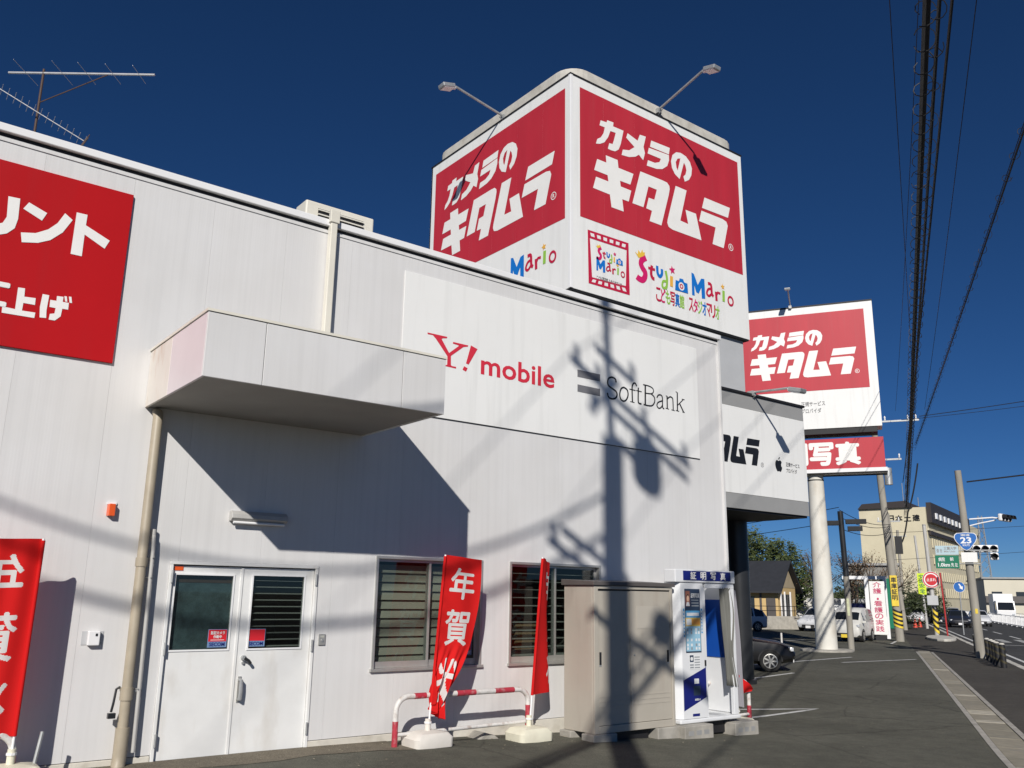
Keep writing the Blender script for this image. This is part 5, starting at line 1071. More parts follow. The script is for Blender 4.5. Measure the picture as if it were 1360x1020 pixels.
mb = MB(); mb.poly(c, NR, UP, circle(0, 0, .36, n=28), M['white_clean'], thick=.02); mb.poly(c-DR*.024, NR, UP, circle(0, 0, .34, n=28), BLU); mb.poly(c-DR*.028, NR, UP, [(-.05, .2), (.03, .22), (.16, .02), (.22, .06), (.20, -.18), (-.02, -.06), (.06, -.03)], Wh); mb.build('disc', t, recalc=False)
# kerb island
mb = MB(); o_ = gSQ(50.5, 11.6); mb.prism([(SQ(50.5+a*3.0, 11.55+c_*.75).x, SQ(50.5+a*3.0, 11.55+c_*.75).y) for a, c_ in circle(0, 0, 1, 1, 14)], 'z', -.34, -.19, M['concrete_pale']); struct(mb.build('kerb_island', bev=.04))
M['stripe_dull'] = mat('dull_yellow_stripe', (.05, .042, .018), .6)
# black and yellow bollards round the signal pole
q0 = [(28.0, 12.02), (29.0, 11.98), (30.0, 12.0), (31.0, 12.02), (32.2, 12.02), (34.6, 12.05), (36.4, 12.02)]; proto = None
names = ['nearest', 'second nearest', 'third nearest', 'fourth nearest', 'fifth nearest', 'second farthest', 'farthest']
for (s, q), nm in zip(q0, names):
    b = gSQ(s, q); t = thing('bollard', 'black striped roadside bollard, '+nm+' of the row beside the signal pole', 'bollard', b, group='bollards beside the signal pole')
    if proto is None:
        mb = MB(); mb.tube([(0, 0, -.05), (0, 0, .66), (0, 0, .72)], [.09, .09, .085], M['dark'], 16); p1 = mb.build('post', t, smooth=True, local=True)
        mb = MB(); mb.tube([(0, 0, .721), (0, 0, .745), (0, 0, .77)], [.088, .08, .04], M['concrete_pale'], 16); p2 = mb.build('cap', t, smooth=True, local=True)
        mb = MB(); N = 20
        for z0 in (.12, .34, .54):
            vs = []
            for i in range(N+1): a = 2*math.pi*i/N; z = z0+.12*(.5+.5*math.sin(a)); vs += [(.092*math.cos(a), .092*math.sin(a), z), (.092*math.cos(a), .092*math.sin(a), z+.07)]
            mb.add(vs, [(2*i, 2*i+2, 2*i+3, 2*i+1) for i in range(N)], M['stripe_dull'])
        p3 = mb.build('stripe', t, smooth=True, local=True, recalc=False); proto = (p1, p2, p3)
    else:
        for p in proto: copy_of(p, p.name, t, (0, 0, 0))
mb = MB(); mb.tube([gSQ(28.0, 12.14)+UP*.5, gSQ(30, 12.25)+UP*.56, gSQ(33, 12.25)+UP*.56, gSQ(36.4, 12.12)+UP*.5], .03, M['dark'], 8); tag(mb.build('guard_rail', smooth=True), 'dark bent rail behind the row of striped bollards', 'rail')

# ------------------------------------------------------------------ vertical care sign and frame
b = gSQ(46.74, 8.02)
t = thing('care_sign', 'tall white vertical sign box with pink kanji on white posts', 'sign', b)
mb = MB(); mb.obox(b+NR*.46+UP*1.66, NR, DR, UP, .385, .14, 1.38, M['board']); mb.build('sign_box', t, bev=.02)
mb = MB(); o_ = b+NR*.46-DR*.146
for i, ch in enumerate('介護・看護の実践'): put_text(mb, ch, o_, NR, UP, (-.2 if ch != '・' else -.05, 2.72-i*.325, .2 if ch != '・' else .05, (3.0 if ch != '・' else 2.83)-i*.325), mat('pink_letter_%d' % i, (.52, .05, .13), .5), .02)
mb.build('lettering', t, recalc=False)
for w_ in (-.06,): mb = MB(); mb.obox(b+NR*w_+UP*1.6, NR, DR, UP, .10, .10, 1.62, M['white_clean']); mb.build('post', t, bev=.01)
mb = MB(); mb.obox(b+NR*.46+UP*.12, NR, DR, UP, .25, .1, .12, M['dark']); mb.build('foot', t)
t = thing('portal_frame', 'white steel portal frame with green panel behind the vertical pink-lettered sign', 'frame', gSQ(49, 7.0))
for q in (6.9, 8.9): mb = MB(); mb.obox(gSQ(49, q)+UP*1.6, NR, DR, UP, .09, .09, 1.62, M['white_clean']); mb.build('post', t)
mb = MB(); mb.obox(gSQ(49, 7.85)+UP*3.28, NR, DR, UP, 1.15, .1, .09, M['white_clean']); mb.build('beam', t)
mb = MB(); mb.obox(gSQ(49.3, 8.95)+UP*1.9, NR, DR, UP, .3, .05, 1.35, GRN); mb.build('green_panel', t)
mb = MB(); mb.obox(gSQ(49, 6.75)+UP*1.7, NR, DR, UP, .2, .05, .4, M['board']); mb.build('small_board', t)
# ------------------------------------------------------------------ cars
def car(label, pos, yaw, kind='hatch', col=(.7, .7, .7), group='parked cars', plate_y=False, sc=1.0):
    t = thing('car', label, 'car', pos, yaw, group=group)
    paint = mat('car_paint', col, .35, coat=.2, spec=.3)
    # stations: x, z_low, z_belt, z_top, half width low, half width belt, half width top
    K = {'hatch': [(-2.0, .42, .78, .80, .62, .66, .60), (-1.95, .24, .90, 1.02, .76, .78, .62), (-1.75, .22, .92, 1.32, .81, .81, .60), (-1.1, .20, .92, 1.48, .83, .83, .62), (-.2, .20, .90, 1.50, .83, .83, .63), (.35, .20, .88, 1.42, .83, .83, .60), (.95, .20, .86, 1.02, .83, .82, .66), (1.15, .20, .84, .93, .83, .81, .68), (1.65, .22, .76, .84, .82, .78, .62), (1.92, .26, .66, .72, .76, .70, .55), (2.0, .36, .56, .58, .66, .60, .5)],
         'van': [(-1.68, .40, .8, .82, .62, .66, .6), (-1.65, .24, .92, 1.3, .70, .71, .62), (-1.55, .22, .95, 1.60, .73, .73, .62), (-.6, .2, .95, 1.66, .74, .74, .64), (.35, .2, .95, 1.64, .74, .74, .63), (.75, .2, .94, 1.45, .74, .74, .61), (1.15, .2, .93, 1.06, .74, .73, .62), (1.45, .22, .90, .98, .73, .70, .58), (1.64, .26, .80, .86, .70, .66, .5), (1.70, .36, .62, .64, .64, .58, .45)],
         'sedan': [(-2.3, .44, .82, .84, .66, .68, .62), (-2.22, .26, .90, .98, .80, .78, .66), (-1.55, .22, .90, 1.04, .86, .84, .66), (-1.0, .2, .89, 1.34, .87, .86, .62), (-.3, .2, .88, 1.43, .87, .87, .62), (.35, .2, .87, 1.36, .87, .86, .61), (.95, .2, .85, .99, .87, .85, .68), (1.15, .2, .83, .92, .87, .85, .70), (1.85, .22, .76, .83, .86, .80, .66), (2.2, .28, .62, .70, .78, .70, .55), (2.3, .38, .54, .56, .66, .6, .5)]}[kind]
    K = [(a*sc, b*sc, c*sc, d*sc, e*sc, f*sc, g_*sc) for a, b, c, d, e, f, g_ in K]
    def ring(x, zl, zb, zt, wl, wb, wt):
        mid = (zl+zb)/2
        h = [(0, zl), (wl*.8, zl), (wl*.98, zl+.10), (wl*1.01, mid), (wb, zb), (wb-(wb-wt)*.55, zb+(zt-zb)*.55), (wt, zt-.03*(zt-zb)-.012), (wt*.75, zt), (0, zt+.012)]
        return [(x, y, z) for y, z in h]+[(x, -y, z) for y, z in h[-2:0:-1]]
    rg = [ring(*k) for k in K]; n = len(rg[0]); vs = [p for r_ in rg for p in r_]
    fs = [(i*n+k, i*n+(k+1) % n, (i+1)*n+(k+1) % n, (i+1)*n+k) for i in range(len(K)-1) for k in range(n)]+[tuple(range(n)), tuple((len(K)-1)*n+k for k in range(n))[::-1]]
    mb = MB(); mb.add(vs, fs, paint); mb.build('body', t, smooth=True, local=True)
    # glass: facets of the cabin pushed out a little
    def glassband(name, i0, i1, ks, inset=.06, push=.012):
        mb = MB(); a = [Vector(rg[i0][k]) for k in ks]; b = [Vector(rg[i1][k]) for k in ks]
        cen = sum(a+b, Vector())/(2*len(ks)); vs = [p+(cen-p)*inset for p in a+b]; m_ = len(ks)
        N = (vs[1]-vs[0]).cross(vs[m_]-vs[0]).normalized()
        if N.dot(cen-Vector((0, 0, .7))) < 0: N = -N
        mb.add([p+N*push for p in vs], [(j, j+1, m_+j+1, m_+j) for j in range(m_-1)], M['carglass']); return mb.build(name, t, local=True, recalc=False)
    iw = {'hatch': 5, 'van': 5, 'sedan': 5}[kind]
    top_ks = (6, 7, 8, 9, 10)
    glassband('windscreen', iw, iw+1, top_ks)
    ir = {'hatch': (1, 2), 'van': (1, 2), 'sedan': (2, 3)}[kind]; glassband('rear_window', ir[0], ir[1], top_ks)
    for sgn, ks in ((1, (4, 5, 6)), (-1, (12, 11, 10))):
        for a, b in ((ir[1], ir[1]+1), (ir[1]+1, iw)): glassband('side_window', a, b, ks, .09)
    xf = K[-1][0]; x2 = K[-3][0]; hw = K[-2][4]
    for sgn in (1, -1):
        xs = K[-2][0]; zs = K[-2][3]-.03
        mb = MB(); mb.obox((xs-.05, sgn*hw*.80, zs-.04*sc), (.92, -.38*sgn, 0), (.38*sgn, .92, 0), (0, 0, 1), .05, .17*sc, .055*sc, M['lampglass']); mb.build('headlight', t, local=True, bev=.02)
        mb = MB(); xr = K[0][0]; mb.obox((xr+.06, sgn*.60*sc, .86*sc), (1, 0, 0), (0, 1, 0), (0, 0, 1), .07, .10*sc, .10*sc, RD); mb.build('tail_light', t, local=True, bev=.02)
        mb = MB(); mb.obox((K[iw+1][0]-.12, sgn*(K[iw][5]+.09), K[iw+1][2]+.05), (1, 0, 0), (0, 1, 0), (0, 0, 1), .05, .09, .06, paint); mb.build('mirror', t, local=True, bev=.02)
        for x in (K[0][0]+.72*sc, K[-1][0]-.72*sc):
            w_ = t2 = None; r_ = .30*sc; yw = sgn*(K[3][4]-.08)
            mb = MB(); mb.tube([(x, yw-sgn*.1, r_), (x, yw-sgn*.09, r_), (x, yw+sgn*.08, r_), (x, yw+sgn*.10, r_)], [r_*.9, r_, r_, r_*.92], M['tyre'], 24); wh = mb.build('wheel', t, smooth=True, local=True)
            mb = MB(); mb.tube([(x, yw+sgn*.101, r_), (x, yw+sgn*.106, r_)], r_*.64, M['dark'], 22)
            for k in range(7):
                a = 2*math.pi*k/7; d = Vector((math.cos(a), 0, math.sin(a))); mb.obox(Vector((x, yw+sgn*.112, r_))+d*r_*.36, d, Vector((0, 1, 0)).cross(d), (0, 1, 0), r_*.28, r_*.07, .006, M['alu'])
            mb.tube([(x, yw+sgn*.106, r_), (x, yw+sgn*.118, r_)], r_*.14, M['alu'], 12); 
            N = 22; vs = []
            for k in range(N+1): a = 2*math.pi*k/N; vs += [(x+r_*.60*math.cos(a), yw+sgn*.114, r_+r_*.60*math.sin(a)), (x+r_*.68*math.cos(a), yw+sgn*.110, r_+r_*.68*math.sin(a))]
            mb.add(vs, [(2*k, 2*k+2, 2*k+3, 2*k+1) for k in range(N)], M['alu']); mb.build('rim', wh, local=True)
            mb = MB(); vs = []
            for k in range(13): a = math.pi*k/12; vs += [(x+r_*1.02*math.cos(a), sgn*(K[3][4]*1.012), r_+r_*1.02*math.sin(a)), (x+r_*1.16*math.cos(a), sgn*(K[3][4]*1.016), r_+r_*1.16*math.sin(a))]
            mb.add(vs, [(2*k, 2*k+2, 2*k+3, 2*k+1) for k in range(12)], M['dark']); mb.build('wheel_arch', t, local=True, recalc=False)
    mb = MB(); mb.obox((xf-.02, 0, K[-1][1]+.02), (1, 0, 0), (0, 1, 0), (0, 0, 1), .03, hw*.55, .06*sc, M['dark']); mb.build('grille', t, local=True, bev=.01)
    mb = MB(); mb.obox((xf+.005, 0, K[-1][1]-.06), (1, 0, 0), (0, 1, 0), (0, 0, 1), .012, .165, .08, M['yel_band'] if plate_y else M['white_clean']); mb.build('number_plate', t, local=True)
    return t
M['carglass'] = mat('car_glass_dark', (.012, .014, .016), .06, spec=.8); M['lampglass'] = mat('headlamp_glass', (.55, .57, .6), .12, spec=.8, coat=.5)
AZ = math.atan2(DR.y, DR.x)
car('black saloon car nose out behind the black canopy column', (21.3, 8.1, -.32), R(-48), 'sedan', (.006, .006, .007))
car('white compact car parked in front of the low wall by the small house', (53.3, 25.6, -.32), AZ+math.pi-R(18), 'hatch', (.62, .63, .65))
car('white box-shaped kei wagon with yellow plate parked right of the pylon column', (42.3, 16.4, -.32), AZ+math.pi-R(12), 'van', (.62, .61, .57), plate_y=True)
car('dark blue van parked behind the white kei wagon', (47.6, 19.2, -.32), AZ+math.pi-R(10), 'van', (.012, .012, .045), sc=1.12)
car('white car half hidden behind the black canopy column, near the small house', (46.8, 27.6, -.32), AZ+math.pi-R(60), 'hatch', (.62, .63, .65))
car('blue car parked behind the foot of the leaning pole', SQ(64, 8.1, -.32), AZ+math.pi, 'van', (.02, .03, .10))
car('dark saloon car waiting on the road, nearest of the queue behind the signal pole', SQ(84, 15.0, -.44), AZ+math.pi, 'sedan', (.02, .022, .03), 'cars on the road')
car('white saloon car with police style dark roof in the queue behind the signal pole', SQ(90, 17.2, -.44), AZ+math.pi, 'sedan', (.55, .56, .58), 'cars on the road')
car('dark blue hatchback at the left of the queue behind the red post', SQ(97, 14.2, -.44), AZ+math.pi, 'hatch', (.015, .025, .08), 'cars on the road')
car('silver hatchback farthest back in the queue on the road', SQ(112, 16.6, -.44), AZ+math.pi, 'hatch', (.40, .41, .42), 'cars on the road')
car('pale car standing on the pavement side beyond the orange cone', SQ(88, 11.6, -.32), AZ+math.pi, 'hatch', (.5, .5, .5), 'cars on the road')
# truck
tp_ = SQ(118, 22.5, -.44); t = thing('box_truck', 'white box truck on the far side of the guard fence at the right edge', 'truck', tp_, AZ+math.pi)
mb = MB(); mb.box(-3.6, 1.2, -1.05, 1.05, .9, 3.2, M['white_clean']); mb.build('cargo_box', t, bev=.03, local=True)
mb = MB(); mb.prism([(1.3, .55), (3.05, .55), (3.1, 1.25), (2.75, 2.35), (1.3, 2.4)], 'y', -.98, .98, M['white_clean']); mb.build('cab', t, bev=.05, local=True)
mb = MB(); mb.add([(3.115, -.86, 1.32), (3.115, .86, 1.32), (2.80, .80, 2.2), (2.80, -.80, 2.2)], [(0, 1, 2, 3)], M['carglass']); mb.build('windscreen', t, local=True)
for s_ in (1, -1):
    mb = MB(); mb.add([(1.6, s_*.985, 1.35), (2.85, s_*.985, 1.35), (2.6, s_*.985, 2.15), (1.6, s_*.985, 2.15)], [(0, 1, 2, 3)], M['carglass']); mb.build('side_window', t, local=True)
    mb = MB(); mb.obox((3.1, s_*.72, .85), (1, 0, 0), (0, 1, 0), (0, 0, 1), .03, .14, .08, M['lampglass']); mb.build('headlight', t, local=True)
    for x in (2.2, -2.4): mb = MB(); mb.tube([(x, s_*.72, .42), (x, s_*.98, .42)], .42, M['tyre'], 22); w_ = mb.build('wheel', t, smooth=True, local=True); mb = MB(); mb.tube([(x, s_*.981, .42), (x, s_*.99, .42)], .22, M['alu'], 16); mb.build('rim', w_, local=True)
mb = MB(); mb.box(-3.5, 3.0, -.8, .8, .5, .85, M['dark']); mb.build('chassis', t, local=True)

# cones and far guard fence
def cone(label, s, q):
    b = gSQ(s, q); t = thing('traffic_cone', label, 'traffic cone', b, group='traffic cones')
    mb = MB(); mb.tube([b+UP*.03, b+UP*.40, b+UP*.62, b+UP*.72], [.17, .09, .05, .03], mat('cone_red', (.62, .06, .03), .5), 14); mb.build('body', t, smooth=True); mb = MB(); mb.obox(b+UP*.015, DR, NR, UP, .2, .2, .015, M['dark']); mb.build('base', t)
cone('red traffic cone on the pavement, left one of the pair beyond the leaning pole', 72.9, 11.1); cone('red traffic cone on the pavement, right one of the pair beyond the leaning pole', 74.5, 11.5)
def fence(label, s0, s1, q, h, st):
    b = gSQ(s0, q, -.12); t = thing('guard_fence', label, 'fence', b)
    for z in (.15, h): mb = MB(); mb.tube([gSQ(s0, q, -.12+z), gSQ(s1, q, -.12+z)], .03, M['white_clean'], 6); mb.build('rail', t)
    k = 0; s = s0; base = None
    mb = MB()
    while s < s1:
        if k % 8 == 0:
            p = gSQ(s, q, -.12)-b
            if base is None: m2 = MB(); m2.obox((0, 0, h/2), DR, NR, UP, .045, .045, h/2+.03, M['white_clean']); base = m2.build('post', t, local=True); base.location = p
            else: copy_of(base, 'post', t, p)
        else: c = gSQ(s, q, -.12+h/2); mb.obox(c, DR, NR, UP, .02, .02, h/2-.08, M['white_clean'])
        s += st; k += 1
    o = mb.build('pickets', t); o['kind'] = 'stuff'
fence('white picketed guard fence along the middle of the road', 60, 150, 20.3, .95, .42)
fence('second white guard fence farther back along the far side of the road', 70, 170, 24.3, .9, .6)

# ------------------------------------------------------------------ buildings in the background
def wallbox(mb, o_, ex, ey, x0, x1, y0, y1, z0, z1, mt):
    o_ = Vector(o_); mb.obox(o_+ex*(x0+x1)/2+ey*(y0+y1)/2+UP*(z0+z1)/2, ex, ey, UP, (x1-x0)/2, (y1-y0)/2, (z1-z0)/2, mt)
BE = mat('beige_render', (.62, .56, .40), .8, .08, .3); BR_ = mat('dark_brown_roof', (.035, .028, .028), .6); WGL = mat('far_window_glass', (.03, .035, .04), .12, spec=.7)
a1 = R(16.5); e1 = Vector((math.cos(a1), math.sin(a1), 0)); e2 = Vector((-math.sin(a1), math.cos(a1), 0))
KB = Vector((163.9, 74.4, -.32)); LN, DP, HB = 60.0, 12.2, 19.6
t = thing('office_building', 'tall beige office block with dark brown roof band and black kanji on its end wall', 'building', KB)
def part(name, x0, x1, y0, y1, z0, z1, mt, parent=None): mb = MB(); wallbox(mb, KB, e1, e2, x0, x1, y0, y1, z0, z1, mt); return mb.build(name, parent or t)
part('main_block', 0, LN, 0, DP, 0, HB, BE)
mb = MB(); vs = [KB+e1*x+e2*y+UP*z for x, y, z in ((-.5, 2.2, HB-.0), (-.5, DP+.1, HB), (-.5, DP-.8, HB+1.0), (-.5, 3.4, HB+1.3), (LN, 2.2, HB), (LN, DP+.1, HB), (LN, DP-.8, HB+1.0), (LN, 3.4, HB+1.3))]
mb.add(vs, [(0, 1, 2, 3), (4, 7, 6, 5), (0, 3, 7, 4), (1, 5, 6, 2), (3, 2, 6, 7), (0, 4, 5, 1)], BR_); mb.build('roof', t)
part('roof_band', .6, LN*.72, -.9, -.05, HB-2.9, HB+.9, BR_); part('parapet', LN*.72, LN, -.5, -.02, HB-1.9, HB-.2, BE)
part('ledge', 0, LN, -.35, -.02, HB-4.4, HB-4.0, BE); part('canopy_band', .6, LN, -.55, -.02, HB-5.2, HB-4.5, BR_)
for fl in range(4):
    z = HB-7.4-fl*3.1
    if z < 1: continue
    r_ = part('window_strip', 3, LN-2, -.06, -.012, z, z+1.55, WGL)
    for k in range(int((LN-5)/2.2)): part('mullion', 3+k*2.2, 3.9+k*2.2, -.24, -.062, z-.1, z+1.65, BE, r_)
for k in range(9): part('dormer_window', 4+k*4.2, 5.6+k*4.2, -1.15, -.905, HB-2.0, HB-.9, M['white_clean'])
mb = MB(); o_ = KB-e1*.08
for i, ch in enumerate('日本土建'): put_text(mb, ch, o_, -e2, UP, (-7.1+i*1.55+.1, HB-2.6, -7.1+i*1.55+1.35, HB-1.4), M['letter_black'], .03)
mb.build('lettering', t, recalc=False)
for k, x in ((0, 6.0), (1, 20.0)): mb = MB(); p = KB+e1*x+e2*5+UP*HB; mb.tube([p, p+UP*(5.5-k*1.5)], .08, M['steel'], 6); mb.build('mast', t)
# low buildings
def lowb(label, s0, s1, q0, q1, h, mt, win=True, band=None, z0=-.32):
    b = SQ(s0, q0, z0); t = thing('low_building', label, 'building', b, group='background buildings')
    mb = MB(); c = SQ((s0+s1)/2, (q0+q1)/2, z0+h/2); mb.obox(c, DR, NR, UP, (s1-s0)/2, abs(q1-q0)/2, h/2, mt); mb.build('wall', t)
    mb = MB(); mb.obox(SQ((s0+s1)/2, (q0+q1)/2, z0+h+.12), DR, NR, UP, (s1-s0)/2+.3, abs(q1-q0)/2+.3, .12, M['roof']); mb.build('roof', t)
    if win:
        n = max(2, int(abs(q1-q0)/3.2))
        for i in range(n):
            q = q0+(q1-q0)*(i+.5)/n; mb = MB(); mb.obox(SQ(s0-.04, q, z0+h*.55), NR, DR, UP, .7, .04, .6, WGL); w_ = mb.build('window', t); mb = MB(); mb.obox(SQ(s0-.06, q, z0+h*.55-.65), NR, DR, UP, .8, .08, .05, M['white_clean']); mb.build('sill', w_)
    if band: mb = MB(); mb.obox(SQ(s0-.3, (q0+q1)/2, z0+h*band), NR, DR, UP, abs(q1-q0)/2, .3, .5, M['cab_dark']); mb.build('awning', t)
    return t
lowb('long cream low building with a brown awning at the far right', 150, 175, 24, 60, 5.6, mat('cream_wall', (.62, .58, .47), .8, .05, .3), True, .45)
lowb('grey low warehouse behind the white truck at the right edge', 135, 160, 44, 80, 5.0, mat('grey_wall', (.30, .30, .30), .8, .05, .3), False)
lowb('grey two-storey house at the foot of the beige office block', 95, 105, 5.5, 10.6, 5.6, mat('grey_house_wall', (.23, .22, .20), .8, .1, .5))
lowb('low white clinic building behind the bare trees', 78, 88, -14, 3.5, 3.6, mat('clinic_wall', (.62, .60, .55), .8, .05, .5))
lowb('white wall with notice panels behind the kei wagon', 60, 60.4, 4.3, 8.4, 1.9, M['board'], False)
# lattice tower and tall street lamp
b = SQ(170, 26.5, -.4); t = thing('lattice_tower', 'thin steel lattice tower rising behind the signal pole', 'tower', b)
for i, (a, c_) in enumerate(((-1, -1), (1, -1), (1, 1), (-1, 1))): mb = MB(); mb.tube([b+NR*a*1.1+DR*c_*1.1, b+NR*a*.3+DR*c_*.3+UP*17], .06, M['steel'], 6); mb.build('leg', t)
for k in range(10):
    z0, z1 = k*1.7, (k+1)*1.7; r0, r1 = 1.1-.8*z0/17, 1.1-.8*z1/17; mb = MB()
    for d1, d2 in ((NR, DR), (DR, NR), (-NR, DR), (-DR, NR)): mb.tube([b+d1*r0+d2*r0+UP*z0, b+d1*r1-d2*r1+UP*z1], .03, M['steel'], 4); mb.tube([b+d1*r0-d2*r0+UP*z0, b+d1*r1+d2*r1+UP*z1], .03, M['steel'], 4)
    mb.build('brace', t)
b = SQ(120, 31, -.4); t = thing('street_lamp', 'tall double-armed street lamp on the far side of the road at right', 'street lamp', b)
mb = MB(); mb.tube([b, b+UP*8.6], .08, M['steel'], 8); mb.build('post', t); mb = MB(); mb.tube([b+UP*8.5-NR*1.5, b+UP*8.7-NR*.2, b+UP*8.7+NR*.2, b+UP*8.5+NR*1.5], .05, M['steel'], 6); mb.build('arm', t)
for k in (-1, 1): mb = MB(); mb.obox(b+UP*8.5+NR*1.6*k, NR, DR, UP, .4, .15, .08, M['grey']); mb.build('lamp_head', t)
# small yellow house with dark roof
hx = R(-8); hu = Vector((math.cos(hx), math.sin(hx), 0)); hv = Vector((-hu.y, hu.x, 0))
YW = mat('yellow_house_wall', (.62, .44, .20), .85, .06, 1); RT = mat('dark_roof_tile', (.028, .03, .036), .6, .15, 3)
hu = -NR*1.0; ha = R(-10)
hu = Vector((NR.x*math.cos(ha)-NR.y*math.sin(ha), NR.x*math.sin(ha)+NR.y*math.cos(ha), 0)); hv = Vector((-hu.y, hu.x, 0))
HO = Vector((57.25, 31.65, -.32))
t = thing('small_house', 'small yellow walled house with steep dark roof and gable below the evergreen tree', 'house', HO)
def hp(u, v, z): return HO+hu*u+hv*v+UP*z
def hbox(name, u0, u1, v0, v1, z0, z1, mt, parent=None): mb = MB(); wallbox(mb, HO, hu, hv, u0, u1, v0, v1, z0, z1, mt); return mb.build(name, parent or t)
hbox('wall', -7, 0, 0, 5, 0, 2.9, YW)
mb = MB(); mb.add([hp(.02, 0, 2.9), hp(.02, 5, 2.9), hp(.02, 2.5, 4.75)], [(0, 1, 2)], mat('gable_wall', (.42, .34, .22), .85, .1, 1)); mb.build('gable', t)
mb = MB()
vs = [hp(-7.4, -.6, 2.62), hp(.45, -.6, 2.62), hp(.45, 2.5, 5.0), hp(-7.4, 2.5, 5.0), hp(-7.4, 5.6, 2.62), hp(.45, 5.6, 2.62)]
mb.add(vs+[v-UP*.14 for v in vs], [(0, 1, 2, 3), (3, 2, 5, 4), (6, 9, 8, 7), (9, 10, 11, 8), (0, 6, 7, 1), (1, 7, 8, 2), (2, 8, 11, 5), (5, 11, 10, 4), (4, 10, 9, 3), (3, 9, 6, 0)], RT); mb.build('roof', t)
for v0, v1, k in ((.5, .62, Wh), (1.6, 1.72, Wh), (3.2, 3.32, Wh)): hbox('porch_post', .02, .12, v0, v1, 0, 2.6, k)
for v0, v1 in ((.7, 1.5), (1.8, 3.1)): f_ = hbox('window', .0, .05, v0, v1, .3, 2.4, WGL); hbox('frame', .051, .08, (v0+v1)/2-.03, (v0+v1)/2+.03, .3, 2.4, M['cab_dark'], f_)
for u_ in (-5.6, -3.6, -1.4): hbox('timber_post', u_, u_+.16, -.05, -.005, 0, 2.9, M['cab_dark'])
hbox('window', -3.0, -1.8, -.05, -.008, 1.0, 2.2, WGL); hbox('door', -.9, -.2, -.05, -.008, .05, 2.1, M['cab_dark'])
o = gSQ(58.64, .91); mb = MB()
wl0, wl1 = gSQ(57.2, -3.0), gSQ(61.3, 3.9); dd_ = (wl1-wl0).normalized(); pp = dd_.cross(UP)
t = thing('low_wall', 'low grey concrete wall with a thin railing in front of the small yellow house', 'wall', (wl0+wl1)/2)
mb.obox((wl0+wl1)/2+UP*.42, dd_, pp, UP, (wl1-wl0).length/2, .1, .46, M['concrete']); mb.build('wall_body', t, bev=.02)
for z in (1.25, 1.55): mb = MB(); mb.tube([wl0+UP*z, wl1+UP*z], .02, M['dark'], 6); mb.build('rail', t)
for k in range(9): p = wl0.lerp(wl1, k/8); mb = MB(); mb.tube([p+UP*.86, p+UP*1.56], .02, M['dark'], 6); mb.build('rail_post', t)
b = gSQ(62.0, -.6); t = thing('garden_lamp', 'slim lamp post standing in front of the yellow house wall', 'lamp post', b)
mb = MB(); mb.tube([b, b+UP*3.9], .045, M['dark'], 8); mb.build('post', t); mb = MB(); mb.tube([b+UP*3.9, b+UP*4.05, b+UP*4.2], [.07, .1, .05], M['white_clean'], 10); mb.build('globe', t, smooth=True)
b = gSQ(30.3, 5.0); mb = MB(); mb.tube([b, b+UP*.8], .035, M['tubew'], 8); tag(mb.build('marker_post', smooth=True), 'short white marker post in the lot behind the black car', 'post')

# ------------------------------------------------------------------ trees
def leaf_mat(name, c0, c1):
    mt, t, b = _nodes(name); b.inputs['Roughness'].default_value = .6
    oi = t.nodes.new('ShaderNodeNewGeometry'); rp = t.nodes.new('ShaderNodeValToRGB'); rp.color_ramp.elements[0].color = (*c0, 1); rp.color_ramp.elements[1].color = (*c1, 1)
    t.links.new(oi.outputs['Random Per Island'], rp.inputs[0]); t.links.new(rp.outputs[0], b.inputs['Base Color']); return mt
M['leaf'] = leaf_mat('evergreen_leaf', (.030, .050, .014), (.085, .105, .030)); M['leaf_b'] = leaf_mat('brown_leaf', (.13, .065, .03), (.20, .12, .055)); M['leaf_d'] = leaf_mat('dark_hedge_leaf', (.018, .028, .010), (.05, .065, .022))
M['bark'] = mat('bark', (.075, .055, .04), .9, .2, 4)
def tree(label, base, blobs, trunk_r, nleaf, ls, lm='leaf', name='evergreen_tree', group='trees', seed=1):
    rnd = random.Random(seed); base = Vector(base); t = thing(name, label, 'tree', base, group=group)
    mb = MB(); top = Vector((base.x, base.y, base.z+blobs[0][0][2]*.9))
    mb.tube([base-UP*.2, base.lerp(top, .5)+Vector((.1, .1, 0)), top], [trunk_r, trunk_r*.75, trunk_r*.3], M['bark'], 10)
    for c, r_ in blobs: p = base+Vector(c); mb.tube([base.lerp(top, .35), (base.lerp(top, .6)+p)/2, p], [trunk_r*.5, trunk_r*.3, trunk_r*.1], M['bark'], 7)
    mb.build('trunk', t, smooth=True)
    mb = MB(); vol = [r_**2.2 for c, r_ in blobs]; S_ = sum(vol)
    clumps = []
    for (c, r_), v_ in zip(blobs, vol):
        for _ in range(max(6, int(60*v_/S_*len(blobs)))):
            d = Vector((rnd.gauss(0, 1), rnd.gauss(0, 1), rnd.gauss(0, .8))).normalized(); clumps.append((base+Vector(c)+d*r_*rnd.uniform(.55, 1.05), r_*rnd.uniform(.16, .34)))
    for k in range(nleaf):
        c, r_ = clumps[rnd.randrange(len(clumps))]; d = Vector((rnd.gauss(0, .5), rnd.gauss(0, .5), rnd.gauss(0, .38)))*r_*1.15; p = c+d
        a = Vector((rnd.gauss(0, 1), rnd.gauss(0, 1), rnd.gauss(0, .6))).normalized(); b = a.orthogonal().normalized(); s_ = ls*rnd.uniform(.6, 1.3)
        mb.add([p-a*s_, p+b*s_*.45, p+a*s_, p-b*s_*.45], [(0, 1, 2, 3)], M[lm])
    mb.build('crown', t, recalc=False); return t
